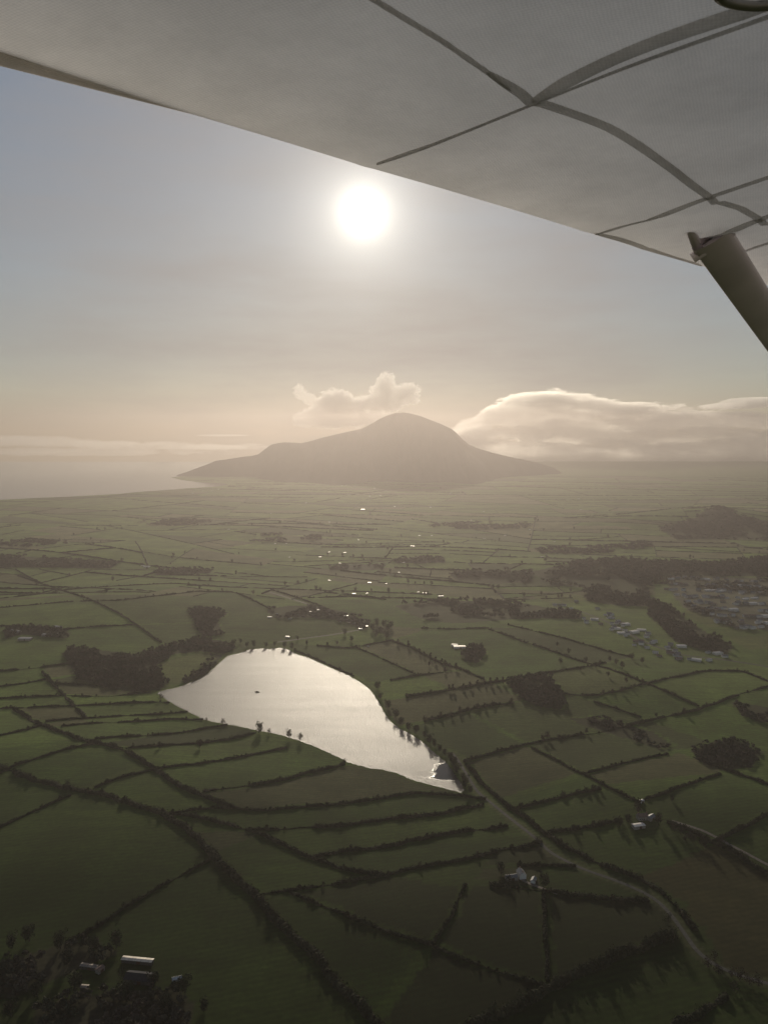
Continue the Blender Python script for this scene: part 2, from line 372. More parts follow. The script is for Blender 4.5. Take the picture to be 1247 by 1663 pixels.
# ------------------------------------------------------------------ hedges traced on the ground: (label, pixels, width, height)
HEDGES = [
    ("broad overgrown double hedge running from the left edge down to the bottom centre", [(-40, 1236), (0, 1245), (65, 1270), (165, 1290), (235, 1312), (270, 1325), (310, 1352), (345, 1390), (380, 1425), (420, 1462), (465, 1510), (520, 1565), (575, 1625), (640, 1690)], 9, 4.2),
    ("short hedge rising from the left edge to meet the broad double hedge", [(-30, 1357), (0, 1345), (30, 1330), (75, 1310), (115, 1292)], 4, 2.6),
    ("long curving hedge from the broad double hedge up towards the lake's lower shore", [(155, 1280), (200, 1262), (265, 1247), (320, 1242), (380, 1232), (430, 1222), (465, 1215)], 4, 2.8),
    ("diagonal tall hedge crossing the small fields left of the lake", [(25, 1152), (65, 1177), (125, 1200), (190, 1215), (220, 1230), (250, 1250), (280, 1270), (320, 1290), (360, 1305), (380, 1312)], 7, 4),
    ("nearly level hedge running right from the corner to the foot of the lake", [(270, 1322), (350, 1312), (430, 1317), (500, 1310), (560, 1305), (624, 1296), (674, 1288), (749, 1293), (789, 1298)], 4.5, 2.8),
    ("hedge slanting down right from the corner below the two level hedges", [(275, 1322), (320, 1327), (380, 1342), (430, 1357), (470, 1377), (520, 1400), (570, 1415), (624, 1422)], 5, 3),
    ("thick level hedge in the middle of the strips below the lake", [(400, 1347), (470, 1346), (550, 1342), (624, 1331), (704, 1325), (784, 1307)], 5.5, 3.4),
    ("thick level hedge just under the middle strip ending at the road", [(510, 1392), (565, 1382), (624, 1376), (724, 1355), (824, 1342)], 5, 3.2),
    ("uneven hedge with small bushes running right up to the road bend", [(624, 1422), (699, 1405), (769, 1395), (814, 1380), (859, 1375), (879, 1367)], 4.5, 3.2),
    ("low hedge joining the broad double hedge to the uneven hedge", [(410, 1455), (465, 1447), (490, 1445), (550, 1435), (624, 1422)], 4, 2.8),
    ("long low hedge slanting down right to a gateway near the bottom", [(470, 1450), (525, 1472), (575, 1492), (624, 1512), (689, 1532), (734, 1550), (799, 1575), (859, 1592), (884, 1600)], 4, 2.6),
    ("ragged clumpy hedge ending above the lower lakeside field", [(330, 1285), (380, 1280), (450, 1270), (500, 1255), (560, 1242)], 5.5, 3.6),
    ("faint hedge around the dark lower left field", [(110, 1530), (150, 1510), (210, 1470), (270, 1435), (325, 1405), (350, 1393)], 3.5, 2.4),
    ("short spur hedge standing alone in the wide field below the lake", [(699, 1535), (714, 1515), (734, 1485), (746, 1455), (756, 1437)], 3.2, 2.4),
    ("straight dense hedge below the farmhouse with the white gable", [(794, 1437), (844, 1442), (904, 1450), (974, 1460), (1054, 1465)], 6, 3.6),
    ("hedge behind the farmhouse with the white gable", [(839, 1407), (894, 1405), (934, 1407)], 4.5, 3),
    ("upright hedge running straight down from the farmhouse to the gateway", [(882, 1450), (884, 1490), (886, 1530), (889, 1594)], 4, 2.8),
    ("massive tree like hedge climbing from the bottom edge to the road bend", [(740, 1690), (774, 1660), (824, 1645), (874, 1620), (904, 1600), (964, 1575), (1014, 1552), (1064, 1530), (1094, 1520)], 9, 6),
    ("tall dark hedge cut off by the bottom edge at lower right", [(1060, 1690), (1104, 1662), (1149, 1640), (1179, 1620)], 7, 4.5),
    ("roadside hedge on the right of the road between lake and bend", [(757, 1240), (790, 1282), (836, 1317), (886, 1355), (916, 1376), (966, 1400), (1022, 1422), (1062, 1440), (1080, 1455), (1105, 1480), (1128, 1512)], 6, 3.6),
    ("hedge running right from the road to the bright roofed farm", [(884, 1352), (934, 1347), (974, 1340), (1009, 1332)], 6, 3.4),
    ("tree dotted hedge running right from the road above the farm field", [(824, 1315), (864, 1307), (924, 1292), (974, 1282)], 4.5, 3),
    ("thin hedge slanting down to the farm with the bright roof", [(864, 1215), (894, 1230), (924, 1247), (964, 1267), (994, 1282), (1039, 1305)], 4, 2.6),
    ("hedge above the tan field rising to the right", [(949, 1257), (989, 1247), (1024, 1237), (1084, 1225)], 4, 2.6),
    ("hedge rising right from the yard of the farm with the bright roof", [(1039, 1302), (1074, 1290), (1124, 1272), (1169, 1257)], 4.5, 2.8),
    ("wide scrubby hedge running from the bright roofed farm to the right edge", [(1084, 1335), (1124, 1352), (1154, 1367), (1199, 1390), (1247, 1422), (1290, 1450)], 6, 3.6),
    ("hedge climbing to the right edge beyond the bright roofed farm", [(1161, 1365), (1194, 1350), (1247, 1322), (1280, 1308)], 5, 3.2),
    ("hedge falling to the right edge above the scrub patch", [(1124, 1230), (1174, 1250), (1247, 1275), (1290, 1290)], 5, 3.4),
    ("long wavy hedge from the foot of the lake across to the right edge", [(752, 1237), (824, 1217), (884, 1202), (974, 1190), (1054, 1170), (1124, 1155), (1154, 1145), (1194, 1130), (1247, 1115), (1280, 1108)], 5, 3.2),
    ("short bushy hedge rising right from the lake shore", [(689, 1172), (734, 1160), (789, 1147), (834, 1142)], 5, 3.8),
    ("bushy hedge leading from the lake shore into the brown wood", [(659, 1132), (724, 1122), (794, 1110), (839, 1102)], 5, 3.8),
    ("hedge leaving the top of the brown wood to the right", [(844, 1100), (894, 1092), (944, 1085), (984, 1077)], 4.5, 3),
    ("long hedge falling rightward above the brown wood", [(794, 1022), (849, 1042), (904, 1060), (944, 1075), (984, 1085), (1024, 1100), (1054, 1112), (1084, 1125), (1134, 1147)], 5, 3.2),
    ("thin straight hedge below the first houses of the village street", [(824, 1015), (874, 1027), (934, 1042), (994, 1060), (1024, 1067)], 4, 2.6),
    ("level hedge under the belt of tall trees", [(684, 1020), (724, 1022), (794, 1020)], 4.5, 2.8),
    ("gently rising hedge under the bright green double field", [(914, 1127), (964, 1130), (1014, 1120), (1064, 1107), (1144, 1090)], 4.5, 2.8),
    ("hedge closing the bright green double field on the right", [(1144, 1090), (1204, 1090), (1247, 1107), (1280, 1120)], 4.5, 2.8),
    ("short hedge between two fields right of the brown wood", [(964, 1140), (1004, 1152), (1039, 1165)], 4, 2.8),
    ("hedge with tall trees slanting down past the white roofed farmstead", [(634, 1040), (674, 1055), (714, 1077), (749, 1087), (789, 1105)], 5, 3.4),
    ("short hedge in two lengths above the sun glitter on the lake", [(634, 1105), (679, 1097), (719, 1092)], 4, 2.8),
    ("thin hedge slanting across the pasture behind the lake", [(577, 1051), (608, 1064), (646, 1082), (679, 1097)], 3.5, 2.4),
    ("hedge running right from the head of the lake to the round clump of trees", [(515, 1049), (569, 1053), (608, 1045), (635, 1041)], 4, 2.8),
    ("hedge bordering the dark wood's lower left end to the left edge", [(-30, 1094), (0, 1090), (60, 1085), (100, 1080), (125, 1075)], 5, 3.4),
    ("steep hedge cutting down through the narrow strips at far left", [(70, 1092), (90, 1115), (115, 1140), (140, 1167)], 6.5, 3.6),
    ("second of the narrow strip hedges at far left below the wood", [(-30, 1136), (0, 1135), (45, 1132), (100, 1130)], 3.6, 2.6),
    ("short hedge directly under the dark wood left of the lake", [(90, 1110), (130, 1112), (190, 1117)], 4, 3),
    ("hedge under the dark wood running to the lake's pointed left end", [(110, 1130), (170, 1132), (220, 1127), (245, 1125)], 4, 2.8),
    ("long hedge from the left edge to the lakeshore by the pointed end", [(-30, 1152), (30, 1150), (110, 1147), (150, 1145), (210, 1142), (255, 1140), (275, 1142)], 3.6, 2.6),
    ("hedge of the upper pair close together meeting the lake's lower shore", [(75, 1172), (140, 1167), (210, 1162), (260, 1160), (305, 1156)], 3.6, 2.6),
    ("hedge of the lower pair close together meeting the lake's lower shore", [(100, 1180), (160, 1175), (220, 1172), (280, 1168), (330, 1169)], 3.6, 2.6),
    ("hedge ending at the small shore bush left of the dark shore tree", [(155, 1200), (210, 1197), (280, 1192), (340, 1182), (370, 1178)], 4, 2.8),
    ("hedge ending at the round dark tree on the lake's lower shore", [(205, 1215), (260, 1212), (330, 1207), (380, 1200), (415, 1190)], 4.2, 3),
    ("hedge rising from the left edge to the diagonal tall hedge", [(-20, 1268), (20, 1245), (60, 1232), (110, 1217), (155, 1208)], 4, 2.8),
    ("short hedge from the left edge to the head of the diagonal tall hedge", [(-30, 1201), (0, 1195), (40, 1187), (70, 1178)], 4, 2.8),
    ("topmost of the narrow strip hedges at far left below the wood", [(-30, 1119), (0, 1115), (40, 1110), (75, 1104)], 3.6, 2.6),
    ("hedge slanting down over the pale hill towards the dark wood", [(30, 935), (45, 940), (80, 952), (125, 967), (165, 982), (200, 1000), (230, 1020), (262, 1044)], 4.5, 2.8),
    ("lower of two hedges running left from the hilltop to the left edge", [(-30, 990), (0, 987), (60, 982), (120, 977)], 4, 2.6),
    ("long hedge over the pale hill curving down towards the lakeside village", [(130, 977), (200, 975), (270, 967), (320, 961), (380, 962), (415, 977), (440, 990)], 4, 2.8),
    ("upper of two hedges running left from the hilltop to the left edge", [(-30, 975), (0, 972), (50, 967), (95, 962)], 4, 2.6),
    ("topmost hedge along the crest of the pale hill", [(90, 960), (150, 955), (220, 951), (280, 948), (350, 952)], 3.6, 2.6),
    ("hedge crossing the middle of the pale hill above the dark wood", [(105, 1022), (165, 1017), (220, 1015)], 3.6, 2.6),
    ("hedge above the farm sheds at the left edge", [(-30, 1018), (0, 1017), (30, 1017), (100, 1022)], 4, 2.8),
    ("straight hedge beside the lane through the lakeside village", [(440, 958), (492, 974), (531, 989), (569, 1007), (592, 1018)], 4, 3),
    ("long level hedge behind the lakeside village", [(500, 971), (569, 969), (631, 971), (685, 972), (740, 978)], 4, 2.8),
    ("hedge along the lake's far shore from the village end", [(478, 1057), (504, 1066), (526, 1076), (550, 1087), (575, 1098)], 3.6, 2.6),
]
HEDGES_W = []
for lab, px, w, h in HEDGES:
    HEDGES_W.append((lab, [P(*p) for p in px], w, h))


def resample(pts, step):
    pts = np.asarray(pts, float)
    seg = np.linalg.norm(np.diff(pts[:, :2], axis=0), axis=1)
    s = np.concatenate([[0], np.cumsum(seg)])
    n = max(2, int(s[-1] / step) + 1)
    t = np.linspace(0, s[-1], n)
    # smooth interpolation: Catmull-like by averaging a linear resample
    x = np.interp(t, s, pts[:, 0]); y = np.interp(t, s, pts[:, 1])
    k = max(1, int(12 / step))
    if n > 2 * k + 3:
        ker = np.ones(2 * k + 1) / (2 * k + 1)
        xp = np.pad(x, k, mode='reflect', reflect_type='odd'); yp = np.pad(y, k, mode='reflect', reflect_type='odd')
        x = np.convolve(xp, ker, 'valid'); y = np.convolve(yp, ker, 'valid')
    return x, y


def hedge_geo(pts, w, h, step, seed, clumps=True):
    """an uneven leafy bank along a line: jittered arch sections plus bushes and leaf tufts"""
    rg = np.random.default_rng(seed)
    x, y = resample(pts, step)
    n = len(x)
    tx, ty = np.gradient(x), np.gradient(y)
    L = np.hypot(tx, ty) + 1e-9
    nx, ny = -ty / L, tx / L
    z = terrain(x, y)
    s = np.arange(n) * step
    hh = h * (0.45 + 1.05 * vnoise(s / 11.0, seed, 0.5, seed)) * (0.8 + 0.4 * rg.random(n))
    ww = w * (0.66 + 0.6 * vnoise(s / 13.0, seed + 3.3, 0.5, seed + 1))
    gap = vnoise(s / 26.0, seed + 7.7, 0.2, seed + 2)
    thin = np.where(gap < 0.2, 0.12, np.where(gap < 0.27, 0.5, 1.0))
    hh = hh * thin; ww = ww * np.where(gap < 0.2, 0.35, 1.0)
    off = (vnoise(s / 17.0, seed + 1.7, 0.1, seed + 4) - 0.5) * w * 0.7
    x = x + nx * off; y = y + ny * off
    K = 7
    ang = np.linspace(0, math.pi, K)
    V = np.zeros((n, K, 3))
    for k in range(K):
        r = 0.78 + 0.44 * rg.random(n)
        lat = np.cos(ang[k]) * ww / 2 * r
        up = np.sin(ang[k]) * hh * r
        along = (rg.random(n) - 0.5) * step * 0.7
        V[:, k, 0] = x + nx * lat + tx / L * along
        V[:, k, 1] = y + ny * lat + ty / L * along
        V[:, k, 2] = z + (up if 0 < k < K - 1 else -0.4)
    verts = V.reshape(-1, 3)
    i = np.arange(n - 1)[:, None]; k = np.arange(K - 1)[None, :]
    a = (i * K + k).ravel()
    faces = np.stack([a, a + 1, a + 1 + K, a + K], 1)
    caps = [tuple(range(K)), tuple((n - 1) * K + q for q in range(K - 1, -1, -1))]
    tuftv = []
    if clumps:
        m = int(n * 5)
        j = rg.integers(0, n, m)
        lat = (rg.random(m) - 0.5) * ww[j] * 1.15
        hz = hh[j] * (0.35 + 0.8 * rg.random(m))
        big = np.where(rg.random(m) < 0.04, 1.55, 1.0)
        c = np.stack([x[j] + nx[j] * lat, y[j] + ny[j] * lat, z[j] + hz * big], 1)
        u = rg.normal(size=(m, 3)); u /= np.linalg.norm(u, axis=1)[:, None]
        v = np.cross(u, rg.normal(size=(m, 3))); v /= np.linalg.norm(v, axis=1)[:, None] + 1e-9
        # taller hedgerow trees and thorn bushes standing in the line
        nb = max(1, int(n * step / 34))
        jb = rg.integers(0, n, nb)
        cs_, us_, vs_ = [c], [u], [v]
        szs = [(0.35 + 0.55 * rg.random(m))[:, None]]
        for b in jb:
            rb = rg.uniform(1.2, 2.8) * (h / 3.0) ** .5; hb = hh[b] * .6 + rb * rg.uniform(.6, 1.3)
            q = 46
            dd = rg.normal(size=(q, 3)); dd /= np.linalg.norm(dd, axis=1)[:, None]
            cb_ = np.array([x[b], y[b], z[b] + hb]) + dd * rb * rg.uniform(.4, 1.05, (q, 1))
            cb_[:, 2] = np.maximum(cb_[:, 2], z[b] + .3)
            u2 = rg.normal(size=(q, 3)); u2 /= np.linalg.norm(u2, axis=1)[:, None]
            v2 = np.cross(u2, rg.normal(size=(q, 3))); v2 /= np.linalg.norm(v2, axis=1)[:, None] + 1e-9
            cs_.append(cb_); us_.append(u2); vs_.append(v2); szs.append(rg.uniform(.35, .75, (q, 1)))
        c = np.concatenate(cs_); u = np.concatenate(us_); v = np.concatenate(vs_); sz = np.concatenate(szs); m = len(c)
        tuftv = np.stack([c - u * sz - v * sz * .7, c + u * sz - v * sz * .7, c + u * sz + v * sz * .7, c - u * sz + v * sz * .7], 1).reshape(-1, 3)
        base = len(verts)
        q = base + np.arange(m * 4).reshape(-1, 4)
        verts = np.concatenate([verts, tuftv]); faces = np.concatenate([faces, q])
    return verts, faces, caps


def add_hedge(label, pts, w, h, seed, step=1.6, group=None, clumps=True, name='hedgerow'):
    v, f, caps = hedge_geo(pts, w, h, step, seed, clumps)
    c = np.array([v[:, 0].mean(), v[:, 1].mean(), 0])
    me = mesh_of(name, v - c, list(f.tolist()) + caps, [M['hedge']])
    o = link(name, me, None, c)
    tag(o, label, 'hedge', group)
    return o


for i, (lab, pts, w, h) in enumerate(HEDGES_W):
    far = np.mean([p[1] for p in pts])
    add_hedge(lab, pts, w, h, 100 + i, 1.4 if far < 1200 else 2.2, 'hedgerows between the fields around the lake')

# ------------------------------------------------------------------ far fields: split again and again by hedge lines
NEAR_Y = 2250.0
far_lines, far_leaf_seed = [], []


def clip_line(poly, p, d):
    out = []
    n = len(poly)
    for i in range(n):
        a, b = np.array(poly[i]), np.array(poly[(i + 1) % n])
        nrm = np.array([-d[1], d[0]])
        sa, sb = np.dot(a - p, nrm), np.dot(b - p, nrm)
        if (sa > 0) != (sb > 0):
            out.append(a + (b - a) * sa / (sa - sb))
    return out[:2] if len(out) >= 2 else None


def split_poly(poly, p, d):
    nrm = np.array([-d[1], d[0]])
    A, B = [], []
    n = len(poly)
    for i in range(n):
        a, b = np.array(poly[i]), np.array(poly[(i + 1) % n])
        sa, sb = np.dot(a - p, nrm), np.dot(b - p, nrm)
        (A if sa >= 0 else B).append(a)
        if (sa > 0) != (sb > 0):
            q = a + (b - a) * sa / (sa - sb)
            A.append(q); B.append(q)
    return A, B


def area(poly):
    p = np.array(poly)
    return 0.5 * abs(np.dot(p[:, 0], np.roll(p[:, 1], 1)) - np.dot(p[:, 1], np.roll(p[:, 0], 1)))


def bsp(poly, idx, xy, rg, out_id, axis):
    if len(poly) < 3:
        return
    c = np.mean(poly, axis=0)
    lim = (125 + 0.040 * max(c[1] - 2000, 0)) ** 2 * 1.25
    if area(poly) < lim * rg.uniform(0.5, 2.6):
        out_id[idx] = rg.integers(1, 1 << 20)
        return
    p = np.array(poly)
    ax = R(-14 + 8 * math.sin(c[0] / 900) + 7 * math.cos(c[1] / 1100))
    e1 = np.array([math.cos(ax), math.sin(ax)]); e2 = np.array([-e1[1], e1[0]])
    ext1 = np.ptp(p @ e1); ext2 = np.ptp(p @ e2)
    d = e2 if ext1 * 0.52 > ext2 else e1
    a = rg.normal(0, R(13)); d = np.array([d[0] * math.cos(a) - d[1] * math.sin(a), d[0] * math.sin(a) + d[1] * math.cos(a)])
    m = c + rg.normal(0, 0.10, 2) * np.array([ext1, ext2]) * 0.6
    ln = clip_line(poly, m, d)
    keepline = rg.random() > 0.14
    if ln is None:
        out_id[idx] = rg.integers(1, 1 << 20); return
    if keepline:
        far_lines.append(ln)
    A, B = split_poly(poly, m, d)
    nrm = np.array([-d[1], d[0]])
    s = (xy[idx] - m) @ nrm
    bsp(A, idx[s >= 0], xy, rg, out_id, axis)
    bsp(B, idx[s < 0], xy, rg, out_id, axis)


# ------------------------------------------------------------------ ground sheet
ys = [-1400.0]
while ys[-1] < 300:
    ys.append(ys[-1] + 100)
ys = ys[:-1] + [300.0]
y = 300.0
while y < 12900:
    y += max(4.6, (y - 500) * 0.0052)
    ys.append(y)
ys[-1] = 12950.0
ys = np.array(ys)
NC = 460
u = np.linspace(-1, 1, NC)
u = u * 0.62 + np.sign(u) * np.abs(u) ** 4 * 0.38
half = np.where(ys < 300, 1800.0, 640 + 0.66 * np.maximum(ys, 300))
X = half[:, None] * u[None, :] + 0 * ys[:, None]
Y = np.repeat(ys[:, None], NC, 1)
GX, GY = X.ravel(), Y.ravel()
GZ = terrain(GX, GY)
XY = np.stack([GX, GY], 1)

WOODS = [   # name, label, polygon (px), tree height, spacing, material
    ('woodland', "dark leafless wood around the lake's pointed left end", [(115, 1050), (150, 1055), (225, 1064), (265, 1050), (320, 1036), (360, 1041), (385, 1052), (362, 1062), (325, 1057), (280, 1062), (255, 1080), (262, 1095), (272, 1108), (258, 1120), (225, 1124), (190, 1120), (130, 1104), (118, 1085), (105, 1062)], 9, 8),
    ('woodland', "dark copse on the slope above the head of the lake", [(305, 990), (340, 985), (370, 995), (352, 1008), (362, 1030), (330, 1034), (318, 1010)], 9, 8),
    ('woodland', "narrow strip of trees along the lake's upper left shore", [(348, 1062), (360, 1064), (350, 1080), (322, 1102), (300, 1110), (296, 1105), (325, 1090)], 8, 8),
    ('woodland', "reddish brown wood of bare trees right of the lake", [(824, 1107), (850, 1100), (884, 1095), (905, 1115), (916, 1132), (909, 1152), (875, 1147), (850, 1135), (834, 1122)], 10, 8),
    ('woodland', "belt of tall bare trees behind the white roofed farmstead", [(642, 984), (670, 980), (720, 975), (780, 977), (850, 980), (900, 990), (944, 998), (940, 1006), (880, 1004), (800, 1008), (740, 1012), (700, 1008), (672, 1000)], 13, 11),
    ('woodland', "wide dark forest across the plain behind the village", [(864, 930), (930, 915), (1000, 908), (1060, 912), (1150, 915), (1247, 905), (1300, 905), (1300, 938), (1200, 936), (1100, 935), (1050, 950), (1060, 985), (1000, 983), (950, 975), (955, 955), (900, 950)], 14, 15),
    ('woodland', "dark tongue of trees between the village street and the green meadow", [(1050, 975), (1085, 985), (1110, 1005), (1150, 1030), (1190, 1050), (1180, 1062), (1140, 1055), (1100, 1042), (1075, 1018), (1055, 1000)], 12, 10),
    ('woodland', "wooded crown of the low hill on the right", [(1070, 858), (1130, 840), (1165, 832), (1200, 838), (1260, 848), (1300, 850), (1300, 880), (1200, 876), (1100, 876)], 13, 18),
    ('woodland', "dark clump of trees on the right edge beyond the wavy hedge", [(1190, 1142), (1225, 1145), (1262, 1153), (1280, 1175), (1230, 1172), (1205, 1160)], 9, 8),
    ('woodland', "brown scrub wood above the bright roofed farm on the right", [(1124, 1220), (1155, 1207), (1190, 1200), (1235, 1222), (1215, 1245), (1180, 1250), (1140, 1240)], 8, 8),
    ('woodland', "brown scrub strip below the reddish brown wood", [(925, 1168), (960, 1165), (1010, 1175), (1060, 1190), (1090, 1210), (1070, 1215), (1020, 1200), (970, 1186)], 6, 9),
    ('woodland', "trees closing in the dark farm at lower left", [(15, 1560), (70, 1545), (110, 1530), (160, 1535), (190, 1548), (150, 1562), (110, 1580), (60, 1600), (20, 1620), (-30, 1600)], 9, 7),
    ('woodland', "dark trees below the glinting barns at lower left", [(60, 1640), (110, 1622), (165, 1615), (230, 1612), (285, 1608), (310, 1630), (300, 1680), (180, 1720), (60, 1700)], 9, 7),
    ('woodland', "dark trees around the farm sheds at the left edge", [(12, 1018), (60, 1018), (110, 1024), (112, 1036), (80, 1034), (40, 1030), (10, 1036)], 9, 9),
    ('woodland', "long dark plantation on the plain beyond the pale hill", [(-20, 902), (60, 905), (140, 910), (190, 915), (180, 923), (90, 922), (-20, 921)], 11, 16),
    ('woodland', "thin copse on the plain straight above the head of the lake", [(640, 908), (680, 904), (720, 906), (722, 913), (680, 915), (642, 914)], 10, 14),
    ('woodland', "long copse on the plain right of the shining white sheds", [(252, 928), (300, 923), (345, 925), (340, 931), (290, 933), (255, 934)], 10, 14),
    ('woodland', "faint dark wood in the haze left of the sun's track", [(380, 872), (450, 867), (520, 870), (525, 877), (450, 880), (385, 880)], 12, 20),
    ('woodland', "faint dark wood in the haze right of the sun's track", [(700, 852), (780, 848), (860, 851), (860, 858), (780, 860), (705, 858)], 12, 22),
    ('woodland', "faint wood near the left edge below the coast", [(-20, 880), (50, 876), (110, 880), (105, 887), (30, 889), (-20, 888)], 12, 20),
    ('woodland', "copse on the plain left of the large white shed", [(535, 920), (580, 916), (625, 918), (620, 925), (580, 926), (540, 926)], 9, 14),
    ('woodland', "broken wood running into the dark forest from the left", [(730, 932), (770, 926), (830, 930), (865, 928), (862, 945), (800, 948), (740, 944)], 11, 16),
    ('woodland', "faint wood before the wooded hill", [(870, 892), (920, 888), (980, 888), (1050, 880), (1060, 888), (980, 899), (880, 900)], 12, 20),
    ('woodland', "small dark wood near the coast at left", [(230, 848), (290, 844), (340, 846), (335, 852), (280, 855), (232, 854)], 12, 24),
    ('woodland', "trees mixed through the town on the right", [(1090, 935), (1180, 938), (1300, 940), (1300, 1030), (1247, 1022), (1180, 1015), (1120, 990), (1095, 965)], 8, 24),
    ('woodland', "trees around the houses of the lakeside village", [(436, 990), (470, 984), (520, 985), (560, 995), (600, 1012), (590, 1020), (550, 1006), (500, 1003), (440, 1003)], 9, 18),
    ('woodland', "dark clump of trees below the white roofed farmstead", [(760, 1052), (782, 1050), (786, 1062), (775, 1076), (757, 1074), (752, 1066)], 12, 8),
]
WOODS_W = []
for n_, lab, px, hgt, spc in WOODS:
    WOODS_W.append((n_, lab, [tuple(P(*p)[:2]) for p in px], hgt, spc))

# near fields: flood fill between the traced hedges
CS = 5.0
gx0, gx1, gy0, gy1 = -1500.0, 1700.0, 420.0, NEAR_Y
NXc, NYc = int((gx1 - gx0) / CS), int((gy1 - gy0) / CS)
bar = np.zeros((NYc, NXc), bool)


def stamp(pts, ext=14.0):
    pts = [np.asarray(p[:2], float) for p in pts]
    a = pts[0] - pts[1]; b = pts[-1] - pts[-2]
    pts = [pts[0] + a / (np.linalg.norm(a) + 1e-9) * ext] + pts + [pts[-1] + b / (np.linalg.norm(b) + 1e-9) * ext]
    for p, q in zip(pts[:-1], pts[1:]):
        n = int(np.linalg.norm(q - p) / 2) + 2
        t = np.linspace(0, 1, n)[:, None]
        s = p + (q - p) * t
        ix = ((s[:, 0] - gx0) / CS).astype(int); iy = ((s[:, 1] - gy0) / CS).astype(int)
        for dx, dy in ((0, 0), (1, 0), (0, 1)):
            jx, jy = ix + dx, iy + dy
            ok = (jx >= 0) & (jx < NXc) & (jy >= 0) & (jy < NYc)
            bar[jy[ok], jx[ok]] = True


for lab, pts, w, h in HEDGES_W:
    stamp(pts)
for wn_, wl_, wpoly, wh_, wsp_ in WOODS_W:
    if wsp_ < 20:
        stamp([np.array(q_) for q_ in wpoly] + [np.array(wpoly[0])], 0.0)
stamp([np.array(q_) for q_ in LAKE] + [np.array(LAKE[0])], 0.0)
ROADS_PX = {
    'road': [(735, 1224), (744, 1235), (760, 1262), (774, 1285), (795, 1302), (819, 1322), (845, 1342), (869, 1361), (894, 1386), (944, 1411), (1000, 1430), (1040, 1447), (1065, 1460), (1089, 1485), (1114, 1520), (1134, 1550), (1174, 1575), (1224, 1592), (1247, 1597), (1330, 1620)],
    'lane': [(438, 962), (490, 978), (529, 993), (567, 1011), (594, 1021), (577, 1024), (539, 1031), (492, 1037), (450, 1043)],
    'street': [(900, 985), (947, 995), (985, 1010), (1009, 1022), (1040, 1040), (1070, 1052), (1108, 1064), (1180, 1072), (1260, 1085)],
}
ROADS_W = {k: [P(*p) for p in v] for k, v in ROADS_PX.items()}
for v in ROADS_W.values():
    stamp(v)
# carry each hedge's field boundary on from its ends until it meets the next one
for lab, pts, w, h in HEDGES_W:
    for e0, e1_ in ((pts[0], pts[1]), (pts[-1], pts[-2])):
        e0 = np.asarray(e0[:2], float); dv_ = e0 - np.asarray(e1_[:2], float); dv_ /= np.linalg.norm(dv_) + 1e-9
        for ang_ in (0, .35, -.35, .8, -.8):
            dr = np.array([dv_[0] * math.cos(ang_) - dv_[1] * math.sin(ang_), dv_[0] * math.sin(ang_) + dv_[1] * math.cos(ang_)])
            hit = None
            for tt_ in np.arange(26, 190, 3.0):
                q = e0 + dr * tt_
                qx_, qy_ = int((q[0] - gx0) / CS), int((q[1] - gy0) / CS)
                if not (0 <= qx_ < NXc and 0 <= qy_ < NYc):
                    break
                if bar[qy_, qx_] or poly_sd(LAKE, q[0:1], q[1:2])[0] < 0:
                    hit = q; break
            if hit is not None:
                stamp([e0, hit], 6.0)
                break
comp = np.zeros((NYc, NXc), np.int32)
comp[bar] = -1
nc = 0
flat = comp.ravel()
for st in range(flat.size):
    if flat[st] == 0:
        nc += 1
        stack = [st]; flat[st] = nc
        while stack:
            q = stack.pop()
            qx = q % NXc
            if qx > 0 and flat[q - 1] == 0: flat[q - 1] = nc; stack.append(q - 1)
            if qx < NXc - 1 and flat[q + 1] == 0: flat[q + 1] = nc; stack.append(q + 1)
            if q >= NXc and flat[q - NXc] == 0: flat[q - NXc] = nc; stack.append(q - NXc)
            if q < flat.size - NXc and flat[q + NXc] == 0: flat[q + NXc] = nc; stack.append(q + NXc)

fid = np.zeros(len(GX), np.int64)
rgb = np.random.default_rng(5)
allidx = np.arange(len(GX))
bsp([np.array([-4300.0, NEAR_Y]), np.array([4300.0, NEAR_Y]), np.array([5600.0, 8800.0]), np.array([-5600.0, 8800.0])],
    allidx[(GY >= NEAR_Y) & (GY < 8800)], XY, rgb, fid, 0)
near = (GY >= gy0) & (GY < NEAR_Y) & (GX > gx0) & (GX < gx1 - CS)
ci = np.clip(((GX - gx0) / CS).astype(int), 0, NXc - 1); ri = np.clip(((GY - gy0) / CS).astype(int), 0, NYc - 1)
fid[near] = comp[ri[near], ci[near]] + (1 << 21)

G1 = np.array([0.052, 0.090, 0.015]); G2 = np.array([0.112, 0.155, 0.028]); G3 = np.array([0.100, 0.088, 0.042]); G4 = np.array([0.034, 0.042, 0.016])
hv = _hash(fid, fid * 7 + 3, fid * 0 + 1, 9)
hv2 = _hash(fid * 3 + 1, fid + 5, fid * 0 + 2, 23)
base = G1[None] * (1 - hv[:, None]) + G2[None] * hv[:, None]
base = np.where((hv2 > 0.82)[:, None], G3[None] * (0.75 + 0.5 * hv[:, None]), base)
base = np.where((hv2 < 0.05)[:, None], G4[None] * (0.9 + 0.5 * hv[:, None]), base)


# open ground that no hedge closes off: grass that changes slowly from place to place
for k_ in np.unique(fid[near]):
    m_ = fid == k_
    if m_.sum() > 9000 or k_ == (1 << 21) - 1:
        nv_ = vnoise(GX[m_] / 170.0, GY[m_] / 110.0, 0.4, 91)[:, None]
        base[m_] = G1[None] * (1 - nv_) + G2[None] * nv_


def paint(px, py, col):
    p = P(px, py)
    c = int((p[0] - gx0) / CS); r = int((p[1] - gy0) / CS)
    if 0 <= r < NYc and 0 <= c < NXc and comp[r, c] > 0:
        k = comp[r, c] + (1 << 21)
        if (fid == k).sum() < 26000:
            base[fid == k] = col


